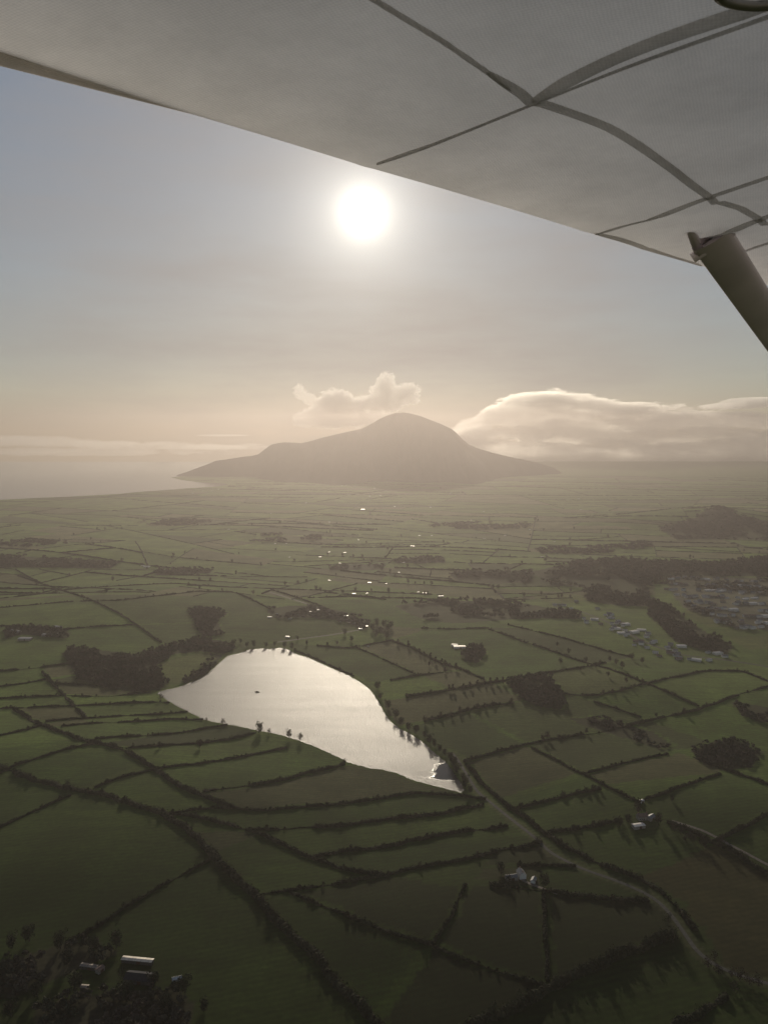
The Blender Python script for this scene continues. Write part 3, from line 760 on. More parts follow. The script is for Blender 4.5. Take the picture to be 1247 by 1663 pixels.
for px, py, c in [(920, 1425, (.055, .095, .016)), (1030, 1260, (.10, .085, .04)), (1170, 1480, (.125, .085, .034)), (180, 1400, (.035, .046, .014)),
                  (150, 1440, (.026, .036, .013)), (60, 1320, (.032, .045, .014)), (300, 1540, (.022, .028, .013)), (700, 1600, (.040, .046, .016)), (820, 1500, (.040, .047, .016)), (980, 1520, (.040, .047, .016)),
                  (640, 1470, (.05, .058, .02)), (900, 1170, (.055, .07, .02)), (1100, 1100, (.07, .10, .022)), (950, 1105, (.075, .085, .026)),
                  (560, 1060, (.06, .082, .02)), (1000, 1040, (.085, .09, .03)), (750, 1200, (.045, .062, .018)), (1000, 1230, (.05, .06, .02))]:
    paint(px, py, np.array(c))
dist_glare = 0.25 + 0.71 * sstep(740, 1450, GY) + 0.22 * sstep(1700, 3500, GY)  # haze glare painted into the grass: dim close by, lighter with distance
base = base * dist_glare[:, None] * (np.array([0.85, 1.0, 0.92])[None] + np.array([0.10, 0.0, 0.02])[None] * sstep(700, 1500, GY)[:, None])
base[GY < 300] = (0.06, 0.07, 0.025)
# ground under the woods
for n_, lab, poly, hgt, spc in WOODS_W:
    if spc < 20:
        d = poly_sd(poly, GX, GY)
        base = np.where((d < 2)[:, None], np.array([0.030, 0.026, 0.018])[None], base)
for n_, lab, poly, hgt, spc in WOODS_W:      # gardens, yards and streets of the town
    if 'town' in lab:
        d = poly_sd(poly, GX, GY)
        nv_ = fbm(GX / 60, GY / 60, .2, 3, 77)[:, None]
        base = np.where((d < 10)[:, None], np.array([0.088, 0.072, 0.056])[None] * (0.6 + 0.8 * nv_), base)
# single bright meadows seen on the plain
for px in ([(862, 968), (900, 963), (940, 966), (955, 974), (900, 983)], [(1110, 990), (1130, 995), (1190, 1020), (1150, 1018), (1122, 1005)],
           [(1180, 1035), (1247, 1032), (1290, 1040), (1290, 1052), (1215, 1055), (1195, 1045)], [(260, 1078), (300, 1066), (345, 1058), (350, 1070), (325, 1090), (285, 1112), (270, 1098)]):
    pw = [tuple(P(*p)[:2]) for p in px]
    d = poly_sd(pw, GX, GY)
    base = np.where((d < 0)[:, None], np.array([0.10, 0.115, 0.03])[None], base)
# worn verge beside the road
for rp in ROADS_W.values():
    d = line_d([tuple(p[:2]) for p in rp], GX, GY)
    base = np.where((d < 7)[:, None], base * 0.6 + np.array([0.04, 0.036, 0.02])[None], base)

nr, ncq = len(ys), NC
i = np.arange(nr - 1)[:, None]; k = np.arange(ncq - 1)[None, :]
a = (i * ncq + k).ravel()
gf = np.stack([a, a + 1, a + 1 + ncq, a + ncq], 1)
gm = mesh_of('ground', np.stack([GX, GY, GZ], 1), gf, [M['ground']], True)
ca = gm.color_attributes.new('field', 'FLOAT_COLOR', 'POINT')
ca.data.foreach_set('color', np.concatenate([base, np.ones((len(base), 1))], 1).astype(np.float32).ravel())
g_o = link('ground', gm)
tag(g_o, 'patchwork of green and brown pasture reaching to the hazy coast', 'ground', None, 'structure')

# ------------------------------------------------------------------ far hedges
cnt, cand, rest = 0, [], []
WP = [w[2] for w in WOODS_W]
for ln in far_lines:
    a_, b_ = np.asarray(ln[0]), np.asarray(ln[1])
    n = max(2, int(np.linalg.norm(b_ - a_) / 40) + 1)
    t = np.linspace(0, 1, n)[:, None]
    s = a_ + (b_ - a_) * t
    ok = (np.abs(s[:, 0]) < 0.53 * s[:, 1] + 60) & (poly_sd(SEA, s[:, 0], s[:, 1]) > 30)
    for w in WP:
        ok &= poly_sd(w, s[:, 0], s[:, 1]) > 4
    j = 0
    while j < n:
        if ok[j]:
            k2 = j
            while k2 + 1 < n and ok[k2 + 1]:
                k2 += 1
            if k2 > j:
                cand.append(s[j:k2 + 1])
            j = k2 + 1
        else:
            j += 1
cand.sort(key=lambda s: s[:, 1].mean())
FAR_N = 200
rv, rf, ro = [], [], 0
for q, s in enumerate(cand):
    pts = [np.array([p[0], p[1], 0]) for p in s]
    d = s[:, 1].mean()
    if q < FAR_N:
        o = add_hedge("thin dark hedgerow among many alike on the hazy plain beyond the lake", pts, random.choice([3, 3.5, 4, 5, 8]), random.choice([1.4, 1.8, 2.2, 2.6, 4]), 1000 + q, 5.0, 'hedgerows on the far plain', False)
    else:
        v, f, caps = hedge_geo(pts, random.choice([2.5, 3, 4, 9]), random.choice([1.0, 1.4, 1.8, 3.5]), 12.0, 1000 + q, False)
        rv.append(v); rf.append(f + ro); ro += len(v)
o = link('distant_hedges', mesh_of('distant_hedges', np.concatenate(rv), np.concatenate(rf), [M['hedge']]))
tag(o, 'mesh of faint hedge lines fading into the haze before the mountain', 'hedges', None, 'stuff')


# ------------------------------------------------------------------ trees
def crown_quads(rg, n, rx, rz, cz, blobs, size):
    """leaf clumps spread through several lobes of a crown"""
    bc = []
    for b in range(blobs):
        t = rg.uniform(0, 2 * math.pi); r = rg.uniform(0.1, 0.62); zz = rg.uniform(-0.6, 0.7)
        bc.append((math.cos(t) * r * rx, math.sin(t) * r * rx, cz + zz * rz, rg.uniform(0.34, 0.55) * rx))
    V = []
    j = rg.integers(0, blobs, n)
    for k in range(n):
        bx, by, bz, br = bc[j[k]]
        d = rg.normal(size=3); d /= np.linalg.norm(d)
        c = np.array([bx, by, bz]) + d * br * rg.uniform(0.45, 1.12) * np.array([1, 1, 0.95])
        u = rg.normal(size=3); u /= np.linalg.norm(u)
        v = np.cross(u, rg.normal(size=3)); v /= np.linalg.norm(v) + 1e-9
        s = size * rg.uniform(0.6, 1.3)
        V += [c - u * s - v * s * .6, c + u * s - v * s * .6, c + u * s + v * s * .6, c - u * s + v * s * .6]
    return np.array(V)


def tree_proto(seed, h, rx, crown_mat, n, tall=False):
    rg = np.random.default_rng(seed)
    tr = MB()
    tr.tube([(0, 0, -0.5), (0.1, 0, h * 0.25), (0.0, 0.15, h * 0.5), (0.1, 0.1, h * 0.85)], [h * 0.032, h * 0.026, h * 0.018, h * 0.006], 7)
    for b in range(7):
        t = rg.uniform(0, 6.28); z0 = h * rg.uniform(0.25, 0.6); l = rx * rg.uniform(0.6, 1.0)
        tr.tube([(0, 0, z0), (math.cos(t) * l * 0.5, math.sin(t) * l * 0.5, z0 + l * 0.5), (math.cos(t) * l, math.sin(t) * l, z0 + l * 0.95)], [h * 0.012, h * 0.008, h * 0.003], 5)
    tm = tr.mesh('trunk', [M['bark']])
    cz = h * 0.54; rz = h * 0.46
    V = crown_quads(rg, n, rx, rz, cz, 12, h * 0.035)
    q = np.arange(len(V)).reshape(-1, 4)
    cm = mesh_of('crown', V, q, [crown_mat])
    return tm, cm


TREES = {
    'round_dark': tree_proto(1, 12, 5.5, M['leaf_dark'], 520),
    'bare_brown': tree_proto(2, 13, 5.0, M['leaf_brown'], 330),
    'tall_bare': tree_proto(3, 17, 4.2, M['leaf_brown'], 420, True),
    'small_bush': tree_proto(4, 6, 3.2, M['leaf_brown'], 260),
    'dark_bush': tree_proto(5, 6, 3.4, M['leaf_dark'], 280),
}


def add_tree(kind, x, y, label, group=None, s=1.0, name='tree'):
    z = float(terrain(np.array([x]), np.array([y]))[0])
    e = bpy.data.objects.new(name, None); COL.objects.link(e)
    e.location = (x, y, z); e.rotation_euler = (0, 0, random.uniform(0, 6.28)); s *= 1.4
    e.scale = (s * random.uniform(.9, 1.15), s * random.uniform(.9, 1.15), s)
    e.empty_display_size = 2
    tag(e, label, 'bush' if 'bush' in name else 'tree', group)
    tm, cm = TREES[kind]
    link('trunk', tm, e); link('crown', cm, e)
    return e


def tree_px(kind, px, py, label, group=None, s=1.0, name='tree'):
    p = P(px, py)
    return add_tree(kind, p[0], p[1], label, group, s, name)


tree_px('round_dark', 421, 1190, "round dark tree on the lake's lower shore, darkest of the shore trees", None, 1.15)
tree_px('small_bush', 362, 1177, "small bush on the lake's lower shore left of the round dark tree", None, 1.3, 'bush')
tree_px('small_bush', 437, 1192, "small pale bush just right of the round dark shore tree", None, 1.2, 'bush')
tree_px('bare_brown', 470, 1200, "spreading bare tree on the lower shore, left of a pair with a lower bush", None, 0.95)
tree_px('bare_brown', 488, 1204, "low dense tree on the lower shore, right of the spreading bare tree", None, 0.8)
tree_px('small_bush', 560, 1240, "small bush on the lower shore near the clumpy hedge's end", None, 0.9, 'bush')
tree_px('small_bush', 336, 1171, "tiny bush at the waterline near the lake's pointed left end", None, 0.8, 'bush')
tree_px('dark_bush', 262, 1136, "dark bush at the very tip of the lake's pointed left end", None, 1.4, 'bush')
tree_px('bare_brown', 325, 1215, "bare tree in the hedge below the lake, left of the dark shore tree", None, 0.8)
tree_px('bare_brown', 260, 1215, "small bare tree in the hedge at left below the lake", None, 0.6)
tree_px('round_dark', 882, 1440, "round dark tree beside the farmhouse with the white gable", None, 0.95)
tree_px('dark_bush', 872, 1372, "dark bush where the uneven hedge meets the road", None, 1.3, 'bush')
tree_px('round_dark', 813, 1420, "dark tree at the left end of the farmhouse with the white gable", None, 0.85)
tree_px('dark_bush', 826, 1436, "dark garden bush in front of the farmhouse with the white gable", None, 1.3, 'bush')
tree_px('dark_bush', 1084, 1500, "dark bush on the road bend at the upper end of the massive hedge", None, 1.4, 'bush')
tree_px('dark_bush', 1092, 1530, "rounded dark bush at the tip of the massive hedge", None, 1.8, 'bush')
tree_px('dark_bush', 690, 1534, "small bush at the foot of the lone spur hedge", None, 0.8, 'bush')
tree_px('bare_brown', 1036, 1322, "bare tree behind the bright roofed farm", None, 0.8)
tree_px('bare_brown', 1068, 1340, "leafless brown tree right of the bright roofed farm", None, 0.95)
tree_px('round_dark', 1020, 1338, "dark tree left of the bright roofed farm", None, 0.75)
tree_px('round_dark', 1007, 1342, "dark tree at the hedge end left of the bright roofed farm", None, 0.6)
tree_px('dark_bush', 200, 1590, "dark bush between the two barns at lower left", None, 1.3, 'bush')
for k, (px, py) in enumerate([(606, 1024), (612, 1016), (618, 1030), (624, 1018), (630, 1026), (634, 1020), (610, 1034), (627, 1036)]):
    tree_px('round_dark', px, py, "dark tree in the round clump standing in pasture right of the lakeside village", 'trees of the round clump', 1.15)
# rows
ROWS = [
    ("dark tree in the ragged row along the lake's right shore", 'trees along the right shore of the lake', 'round_dark',
     [(612, 1120), (620, 1134), (628, 1150), (640, 1166), (652, 1178), (664, 1186), (676, 1192), (688, 1199), (698, 1207), (706, 1213), (714, 1220), (722, 1227), (730, 1237), (737, 1245), (744, 1256), (750, 1267), (757, 1278), (763, 1287)], 0.85),
    ("tall bare tree in the hedge that slants past the white roofed farmstead", 'tall trees in the hedge by the farmstead', 'tall_bare',
     [(646, 1046), (664, 1052), (680, 1060), (688, 1066), (700, 1070), (708, 1078), (716, 1078), (724, 1082), (732, 1084), (740, 1088), (722, 1094), (698, 1082)], 0.62),
    ("tall bare tree in the bushy hedge leading to the reddish wood", 'tall trees in the hedge by the reddish wood', 'tall_bare',
     [(728, 1122), (736, 1122), (752, 1120), (764, 1118), (775, 1114), (786, 1114), (798, 1112), (808, 1110), (818, 1110), (828, 1106)], 0.6),
    ("bare tree in the short hedge rising from the lake shore", 'trees in the short hedge from the shore', 'bare_brown',
     [(690, 1175), (702, 1170), (716, 1166), (732, 1164), (748, 1158), (760, 1156), (772, 1152), (786, 1150), (800, 1147), (832, 1143)], 0.55),
    ("brown tree scattered among the fields below the village street", 'trees below the village street', 'bare_brown',
     [(905, 1050), (925, 1062), (950, 1078), (965, 1085), (975, 1080), (988, 1076), (1000, 1080), (1012, 1086), (1026, 1072), (1040, 1078), (940, 1090), (985, 1098), (910, 1080), (1015, 1110)], 0.7),
    ("bare tree along the wavy hedge on the right", 'trees along the wavy hedge', 'bare_brown',
     [(880, 1204), (890, 1202), (952, 1192), (1008, 1182), (1064, 1166), (1112, 1158), (978, 1128), (992, 1126), (1010, 1124), (1026, 1118)], 0.6),
    ("small round tree in the tree dotted hedge above the farm field", 'trees dotted along the hedge above the farm field', 'round_dark',
     [(844, 1312), (914, 1295), (936, 1290), (950, 1288), (962, 1286), (972, 1284), (1090, 1300), (930, 1350), (1000, 1338)], 0.5),
    ("tree in the wood edge at the head of the lake", 'trees at the head of the lake', 'round_dark',
     [(400, 1052), (412, 1050), (432, 1050), (446, 1049), (462, 1050), (472, 1054), (484, 1040), (500, 1046), (530, 1050), (548, 1046), (380, 1048), (390, 1044), (560, 1030), (572, 1040)], 0.75),
    ("tree in the massive hedge climbing from the bottom edge", 'trees grown up in the massive hedge', 'dark_bush',
     [(800, 1652), (830, 1642), (846, 1634), (862, 1628), (900, 1604), (922, 1594), (946, 1584), (972, 1572), (996, 1560), (1022, 1550), (1048, 1538), (1074, 1526)], 1.25),
    ("bush in the broad double hedge on the left", 'bushes along the broad double hedge', 'dark_bush',
     [(40, 1262), (110, 1280), (205, 1302), (250, 1318), (300, 1344), (330, 1376), (365, 1412), (428, 1470), (436, 1484), (450, 1496), (505, 1550), (545, 1592), (590, 1640), (600, 1650)], 1.1),
    ("bush in the scrubby hedge right of the bright roofed farm", 'bushes in the scrubby hedge', 'small_bush',
     [(1095, 1350), (1106, 1356), (1118, 1362), (1128, 1366), (1138, 1374), (1146, 1378), (1112, 1366), (1170, 1374), (1210, 1398)], 1.3),
    ("brown bush along the road at lower right", 'bushes along the lower right road', 'small_bush',
     [(1150, 1572), (1168, 1582), (1186, 1586), (1200, 1592), (1216, 1600), (1232, 1602), (1190, 1610), (1160, 1560)], 1.1),
    ("dark tree beside the dark farm at lower left", 'trees at the dark farm', 'round_dark',
     [(20, 1540), (50, 1530), (100, 1540), (150, 1545), (188, 1540), (250, 1600), (300, 1612), (120, 1610), (60, 1620), (20, 1650), (330, 1640), (270, 1640), (205, 1625), (110, 1565)], 0.85),
]
for lab, grp, kind, pts, s in ROWS:
    for px, py in pts:
        tree_px(kind, px + random.uniform(-2, 2), py + random.uniform(-1.2, 1.2), lab, grp, s * random.uniform(.75, 1.3), 'bush' if 'bush' in kind and not lab.startswith('tree') else 'tree')

# scattered single trees of the plain
rg = np.random.default_rng(77)
k = 0
while k < 150:
    px, py = rg.uniform(0, 1247), 850 + 130 * rg.random() ** 0.7
    q = on_plane(px, py)
    if poly_sd(SEA, q[0:1], q[1:2])[0] < 60:
        continue
    hl = min(cand, key=lambda s: np.min(np.hypot(s[:, 0] - q[0], s[:, 1] - q[1])))
    m = hl[rg.integers(0, len(hl))]
    add_tree(random.choice(['round_dark', 'bare_brown']), float(m[0] + rg.uniform(-18, 18)), float(m[1] + rg.uniform(-6, 6)), "small dark tree among many alike dotted over the hazy plain", 'trees dotted over the far plain', random.uniform(.5, .95))
    k += 1

# woods: crowns packed too closely to count
lowv = []
for sd in range(5):
    rr = np.random.default_rng(300 + sd)
    lowv.append(crown_quads(rr, 46, 0.55, 0.30, 0.55, 7, 0.13))
for wi, (n_, lab, poly, hgt, spc) in enumerate(WOODS_W):
    rr = np.random.default_rng(500 + wi)
    p = np.array(poly)
    x0, y0 = p.min(0); x1, y1 = p.max(0)
    gx, gy = np.meshgrid(np.arange(x0, x1, spc), np.arange(y0, y1, spc))
    gx = gx.ravel() + rr.uniform(-.5, .5, gx.size) * spc; gy = gy.ravel() + rr.uniform(-.5, .5, gy.size) * spc
    keep = poly_sd(poly, gx, gy) < rr.uniform(-spc * .4, spc * .9, gx.size)
    dens = fbm(gx / (spc * 7), gy / (spc * 7), 0.5, 3, 40 + wi)
    keep &= dens > (0.56 if 'town' in lab else 0.48 if 'belt' in lab else 0.38 if spc < 16 else 0.42)
    keep &= poly_sd(LAKE, gx, gy) > 2
    gx, gy = gx[keep], gy[keep]
    if len(gx) > 2600:
        s_ = rr.permutation(len(gx))[:2600]; gx, gy = gx[s_], gy[s_]
    gz = terrain(gx, gy)
    V = []
    edge = poly_sd(poly, gx, gy)
    for x_, y_, z_ in zip(gx, gy, gz):
        t = rr.uniform(0, 6.28); hh = hgt * rr.uniform(0.6, 1.25); w_ = max(hh, spc * 1.25) * rr.uniform(0.8, 1.15)
        v = lowv[rr.integers(0, 5)]
        c_, s_ = math.cos(t), math.sin(t)
        V.append(np.stack([x_ + (v[:, 0] * c_ - v[:, 1] * s_) * w_, y_ + (v[:, 0] * s_ + v[:, 1] * c_) * w_, z_ + v[:, 2] * hh], 1))
    V = np.concatenate(V)
    o = link('woodland', mesh_of('woodland', V, np.arange(len(V)).reshape(-1, 4), [M['wood_mix']]))
    tag(o, lab, 'woodland', None, 'stuff')


# ------------------------------------------------------------------ roads, water
def road_obj(name, pts, w, m, label, z=0.10):
    x, y = resample(pts, 6.0)
    tx, ty = np.gradient(x), np.gradient(y); L = np.hypot(tx, ty)
    nx, ny = -ty / L, tx / L
    rows = []
    for f_ in (-.5, -.17, .17, .5):
        xx, yy = x + nx * w * f_, y + ny * w * f_
        rows.append(np.stack([xx, yy, terrain(xx, yy) + z + (0.05 if abs(f_) < .3 else 0)], 1))
    V = np.stack(rows, 1).reshape(-1, 3)
    i = np.arange(len(x) - 1)[:, None]; k = np.arange(3)[None, :]
    a = (i * 4 + k).ravel()
    o = link(name, mesh_of(name, V, np.stack([a, a + 4, a + 5, a + 1], 1), [m], True))
    tag(o, label, 'road', None, 'structure')


road_obj('road', ROADS_W['road'], 4.6, M['road'], "pale country road winding from the lake's foot to the lower right edge")
road_obj('road', ROADS_W['lane'], 5, M['track'], 'narrow lane bending through the lakeside village')
road_obj('road', ROADS_W['street'], 7, M['road'], 'village street slanting between houses towards the town')
road_obj('track', [P(*p) for p in [(1090, 1333), (1120, 1342), (1150, 1352), (1165, 1362), (1210, 1385), (1260, 1412)]], 4.5, M['track'], 'farm track leaving the bright roofed farm to the right')
road_obj('track', [P(*p) for p in [(838, 1424), (850, 1432), (872, 1440), (905, 1452)]], 4, M['track'], 'short drive at the farmhouse with the white gable')

lk = MB()
# subdivided fan is not needed: one flat sheet with the traced shoreline, finely resampled and slightly ragged
lp = np.array(LAKE + [LAKE[0]])
lx, ly = [], []
rgl = np.random.default_rng(3)
for a_, b_ in zip(lp[:-1], lp[1:]):
    n = max(1, int(np.linalg.norm(b_ - a_) / 3))
    for q in range(n):
        t = q / n
        lx.append(a_[0] + (b_[0] - a_[0]) * t + rgl.normal(0, 0.7)); ly.append(a_[1] + (b_[1] - a_[1]) * t + rgl.normal(0, 0.9))
lk.poly([(x_, y_, 0.0) for x_, y_ in zip(lx, ly)])
o = lk.build('lake', M['lake']); tag(o, 'bright lake glittering under the sun among the fields', 'lake', None, 'structure')
s_ = MB()
s_.quad((-8600, 4500, -1.2), (8600, 4500, -1.2), (8600, 12940, -1.2), (-8600, 12940, -1.2))
o = s_.build('sea', M['sea']); tag(o, 'pale sea fading into haze beyond the coast', 'sea', None, 'structure')

# ------------------------------------------------------------------ buildings
def house_geo(L_, W_, H_, pitch, wall, roof, over=0.35):
    """walls with gables, and a roof shell with eaves and ridge; ridge along x"""
    w = MB(); r = MB()
    rz = H_ + W_ / 2 * math.tan(pitch)
    x0, x1, y0, y1 = -L_ / 2, L_ / 2, -W_ / 2, W_ / 2
    w.quad((x0, y0, -1), (x1, y0, -1), (x1, y0, H_), (x0, y0, H_))
    w.quad((x1, y1, -1), (x0, y1, -1), (x0, y1, H_), (x1, y1, H_))
    w.poly([(x1, y0, -1), (x1, y1, -1), (x1, y1, H_), (x1, 0, rz), (x1, y0, H_)])
    w.poly([(x0, y1, -1), (x0, y0, -1), (x0, y0, H_), (x0, 0, rz), (x0, y1, H_)])
    t = 0.22; ox = over
    dz = over * math.tan(pitch)
    for sgn in (-1, 1):
        e0 = (x0 - ox, sgn * (W_ / 2 + over), H_ - dz + .04); e1 = (x1 + ox, sgn * (W_ / 2 + over), H_ - dz + .04)
        r0 = (x0 - ox, 0, rz + .04); r1 = (x1 + ox, 0, rz + .04)
        up = lambda p: (p[0], p[1], p[2] + t)
        r.quad(up(e0), up(e1), up(r1), up(r0)) if sgn < 0 else r.quad(up(e1), up(e0), up(r0), up(r1))
        r.quad(e1, e0, r0, r1) if sgn < 0 else r.quad(e0, e1, r1, r0)
        r.quad(e0, e1, up(e1), up(e0))
        r.quad(e0, up(e0), up(r0), r0); r.quad(e1, r1, up(r1), up(e1))
    return w, r, rz


def near_house(name, px, py, rot, L_, W_, H_, pitch, wall, roof, label, cat='house', wins=0, chim=0, barn=False):
    p = P(px, py)
    e = bpy.data.objects.new(name, None); COL.objects.link(e)
    e.location = p; e.rotation_euler = (0, 0, R(rot))
    tag(e, label, cat)
    w, r, rz = house_geo(L_, W_, H_, R(pitch), wall, roof)
    w.build('wall', M[wall], e)
    ro = r.build('roof', M[roof], e)
    for c in range(chim):
        b = MB(); cx = (-L_ / 2 + 0.9) if c == 0 else (L_ / 2 - 0.9)
        b.box(cx - .4, cx + .4, -.4, .4, rz - .5, rz + 1.3); b.box(cx - .5, cx + .5, -.5, .5, rz + 1.3, rz + 1.45)
        b.build('chimney', M['brick'], ro)
    for k in range(wins):
        cx = -L_ / 2 + (k + .75) * L_ / (wins + .5)
        for sy in (-1, 1):
            b = MB(); y_ = sy * (W_ / 2 + .03)
            b.box(cx - .55, cx + .55, min(y_, y_ - sy * .06), max(y_, y_ - sy * .06), 0.9, 2.1)
            b.build('window', M['window'], e)
    if wins or barn:
        b = MB(); dw = 1.8 if barn else 0.5; dh = 3.2 if barn else 2.05
        cx = L_ * .06
        b.box(cx - dw, cx + dw, -W_ / 2 - .07, -W_ / 2 - .01, 0, min(dh, H_ - .3))
        b.build('door', M['door'], e)
    return e


near_house('barn', 224, 1563, -8, 30, 5.5, 3.2, 10, 'stone_dark', 'tin_dull', "longest barn at lower left with a pale glinting roof", 'barn', barn=True)
near_house('barn', 146, 1573, -11, 17, 4.5, 3, 11, 'stone_dark', 'tin_dim', "shorter barn left of the longest barn at lower left, roof dimly glinting", 'barn', barn=True)
near_house('shed', 138, 1606, -5, 7, 4, 2.6, 13, 'stone_dark', 'tin_dim', "small dull shed below the shorter barn at lower left", 'shed', barn=True)
near_house('shed', 163, 1578, 60, 7, 5, 3.4, 24, 'stone', 'tile', "pale gabled shed touching the shorter barn's right end", 'shed', barn=True)
near_house('barn', 228, 1592, -8, 26, 12, 4.0, 24, 'stone_dark', 'slate_dark', "dark roofed barn below the longest barn at lower left", 'barn', barn=True)
near_house('house', 846, 1424, 100, 11, 7.5, 5.0, 38, 'render', 'slate', "farmhouse with a white gable and dark slate roof among trees", 'house', 3, 2)
near_house('shed', 866, 1432, 65, 8, 5, 2.8, 30, 'render', 'slate', "small white outbuilding below the farmhouse with the white gable", 'shed', barn=True)
near_house('shed', 830, 1428, 12, 13, 7, 3.4, 28, 'stone', 'slate', "dark outbuilding left of the farmhouse with the white gable", 'shed', barn=True)
near_house('barn', 1036, 1344, 14, 15, 8, 3.6, 9, 'stone', 'tin', "barn with a bright glinting roof at the right hand farm", 'barn', barn=True)
near_house('house', 1042, 1330, 8, 13, 8, 4.6, 36, 'stone', 'tile', "farmhouse with a brown roof behind the bright roofed barn", 'house', 4, 2)
near_house('shed', 1056, 1330, 40, 12, 7, 3.2, 25, 'stone', 'slate', "dark shed right of the brown roofed farmhouse", 'shed', barn=True)
near_house('shed', 1041, 1303, 30, 6, 4, 2.6, 14, 'render', 'tin', "tiny white shed at the field corner behind the bright roofed farm", 'shed', barn=True)
near_house('barn', 746, 1052, 3, 27, 12, 3.6, 6, 'render', 'tin', "long white roofed building of the farmstead behind the lake", 'barn', barn=True)
near_house('house', 738, 1049, -12, 14, 9, 3.5, 8, 'render', 'tin', "white house at the left end of the long white roofed building", 'house', 3, 1)
near_house('shed', 780, 1051, 20, 10, 7, 3.2, 7, 'render', 'tin', "small white shed behind the dark clump by the white farmstead", 'shed', barn=True)
near_house('barn', 26, 1027, -30, 30, 12, 4, 18, 'stone', 'tin_rough', "left gabled shed of the farm sheds at the left edge", 'barn', barn=True)
near_house('barn', 42, 1039, -4, 30, 16, 4, 9, 'stone', 'tin_rough', "pale low shed in front of the other farm sheds at the left edge", 'barn', barn=True)
near_house('barn', 82, 1032, 4, 36, 14, 4, 9, 'stone', 'tin_rough', "long low shed at the right end of the farm sheds", 'barn', barn=True)
near_house('barn', 95, 1020, -24, 22, 10, 4, 16, 'stone', 'tin_rough', "rear shed behind the others of the farm sheds", 'barn', barn=True)

# glasshouse with broken glints at the lower left farm
p = P(288, 1591)
e = bpy.data.objects.new('greenhouse', None); COL.objects.link(e); e.location = p; e.rotation_euler = (0, 0, R(18))
tag(e, "small greenhouse sparkling in the sun right of the dark barns", 'greenhouse')
fr = MB(); gl = MB()
for k in range(7):
    x_ = -4.5 + k * 1.5
    for sg in (-1, 1):
        fr.tube([(x_, sg * 2.6, -.5), (x_, sg * 2.6, 1.8), (x_, 0, 3.0)], [.08] * 3, 5)
for k in range(6):
    x_ = -4.5 + k * 1.5
    for sg in (-1, 1):
        for q in range(3):
            j1 = random.uniform(-.12, .12); j2 = random.uniform(-.12, .12)
            y0_, y1_ = sg * 2.55 * (1 - q / 3), sg * 2.55 * (1 - (q + 1) / 3)
            z0_, z1_ = 1.8 + 1.2 * q / 3, 1.8 + 1.2 * (q + 1) / 3
            gl.quad((x_ + .05, y0_, z0_ + j1), (x_ + 1.42, y0_, z0_ + j2), (x_ + 1.42, y1_, z1_ + j2 * .4), (x_ + .05, y1_, z1_ - j1))
        gl.quad((x_ + .05, sg * 2.6, 0), (x_ + 1.42, sg * 2.6, 0), (x_ + 1.42, sg * 2.6, 1.8), (x_ + .05, sg * 2.6, 1.8))
fr.build('frame', M['tin_rough'], e); gl.build('panes', M['glass_house'], e)

# small houses far off: one mesh each, wall and roof
FAR_P = []
for (L_, W_, H_, pt, wl, rf_) in [(12, 8, 3.4, 34, 'render', 'slate'), (10, 7, 5, 36, 'render', 'slate'), (14, 8, 3.2, 26, 'stone', 'tile'), (20, 12, 4, 7, 'render', 'tin'), (11, 7.5, 4.6, 38, 'stone', 'slate'), (26, 13, 4, 5, 'render', 'tin'), (11, 8, 3.2, 20, 'render', 'tin_rough')]:
    w, r, rz = house_geo(L_, W_, H_, R(pt), wl, rf_)
    if pt > 15:
        r.box(-L_ / 2 + .5, -L_ / 2 + 1.4, -.45, .45, rz - .5, rz + 1.3)
    FAR_P.append((w.mesh('wall', [M[wl]]), r.mesh('roof', [M[rf_]])))


def far_house(px, py, kind, label, group, s=1.0, rot=None, cat='house'):
    q = P(px, py)
    e = bpy.data.objects.new('house', None); COL.objects.link(e)
    e.location = q
    e.rotation_euler = (0, 0, random.uniform(-.5, .5) if rot is None else rot)
    e.scale = (s, s, s)
    tag(e, label, cat, group)
    link('wall', FAR_P[kind][0], e); link('roof', FAR_P[kind][1], e)


for k, (px, py) in enumerate([(471, 1005), (485, 1000), (496, 1001), (517, 991), (537, 1001), (562, 1001), (594, 1018), (467, 1035), (533, 997), (450, 997), (438, 1003), (552, 1010), (575, 1012), (505, 994), (586, 1022), (478, 994), (598, 1050)]):
    far_house(px, py, [3, 0, 6, 3, 1, 3, 3][k % 7], "small pale house among the dark trees of the lakeside village", 'houses of the lakeside village', random.uniform(.38, .55))
for px, py, kd, s_, lab in [(600, 947, 3, 1.3, "white roofed house left of the dark trees in the mid plain hamlet"), (627, 948, 3, .7, "small bright house right of the dark trees in the mid plain hamlet"), (596, 964, 3, .7, "small bright house in front of the mid plain hamlet"),
                            (535, 943, 3, .9, "lone white roofed house left of the mid plain hamlet"), (662, 938, 3, .7, "small glinting house behind the large white shed"), (690, 964, 5, 1.2, "large white shed glinting in the middle of the plain"), (716, 969, 5, 1.3, "long low shed right of the large white shed"),
                            (679, 962, 3, .8, "small bright house at the left end of the large white shed"), (239, 921, 5, 1.9, "white sheds shining alone on the plain at left"), (232, 919, 5, 1.0, "smaller shed left of the white sheds shining on the plain"), (670, 888, 5, 1.5, "long glinting roof below a pair of bright roofs on the far plain"),
                            (589, 828, 5, 2.2, "long bright roof near the mountain's foot, longest there"), (681, 870, 5, .9, "left of a pair of bright roofs on the far plain"), (701, 870, 5, .8, "right of a pair of bright roofs on the far plain")]:
    far_house(px, py, kd, lab, 'lone buildings on the plain', s_ * .45, random.uniform(-.15, .15))
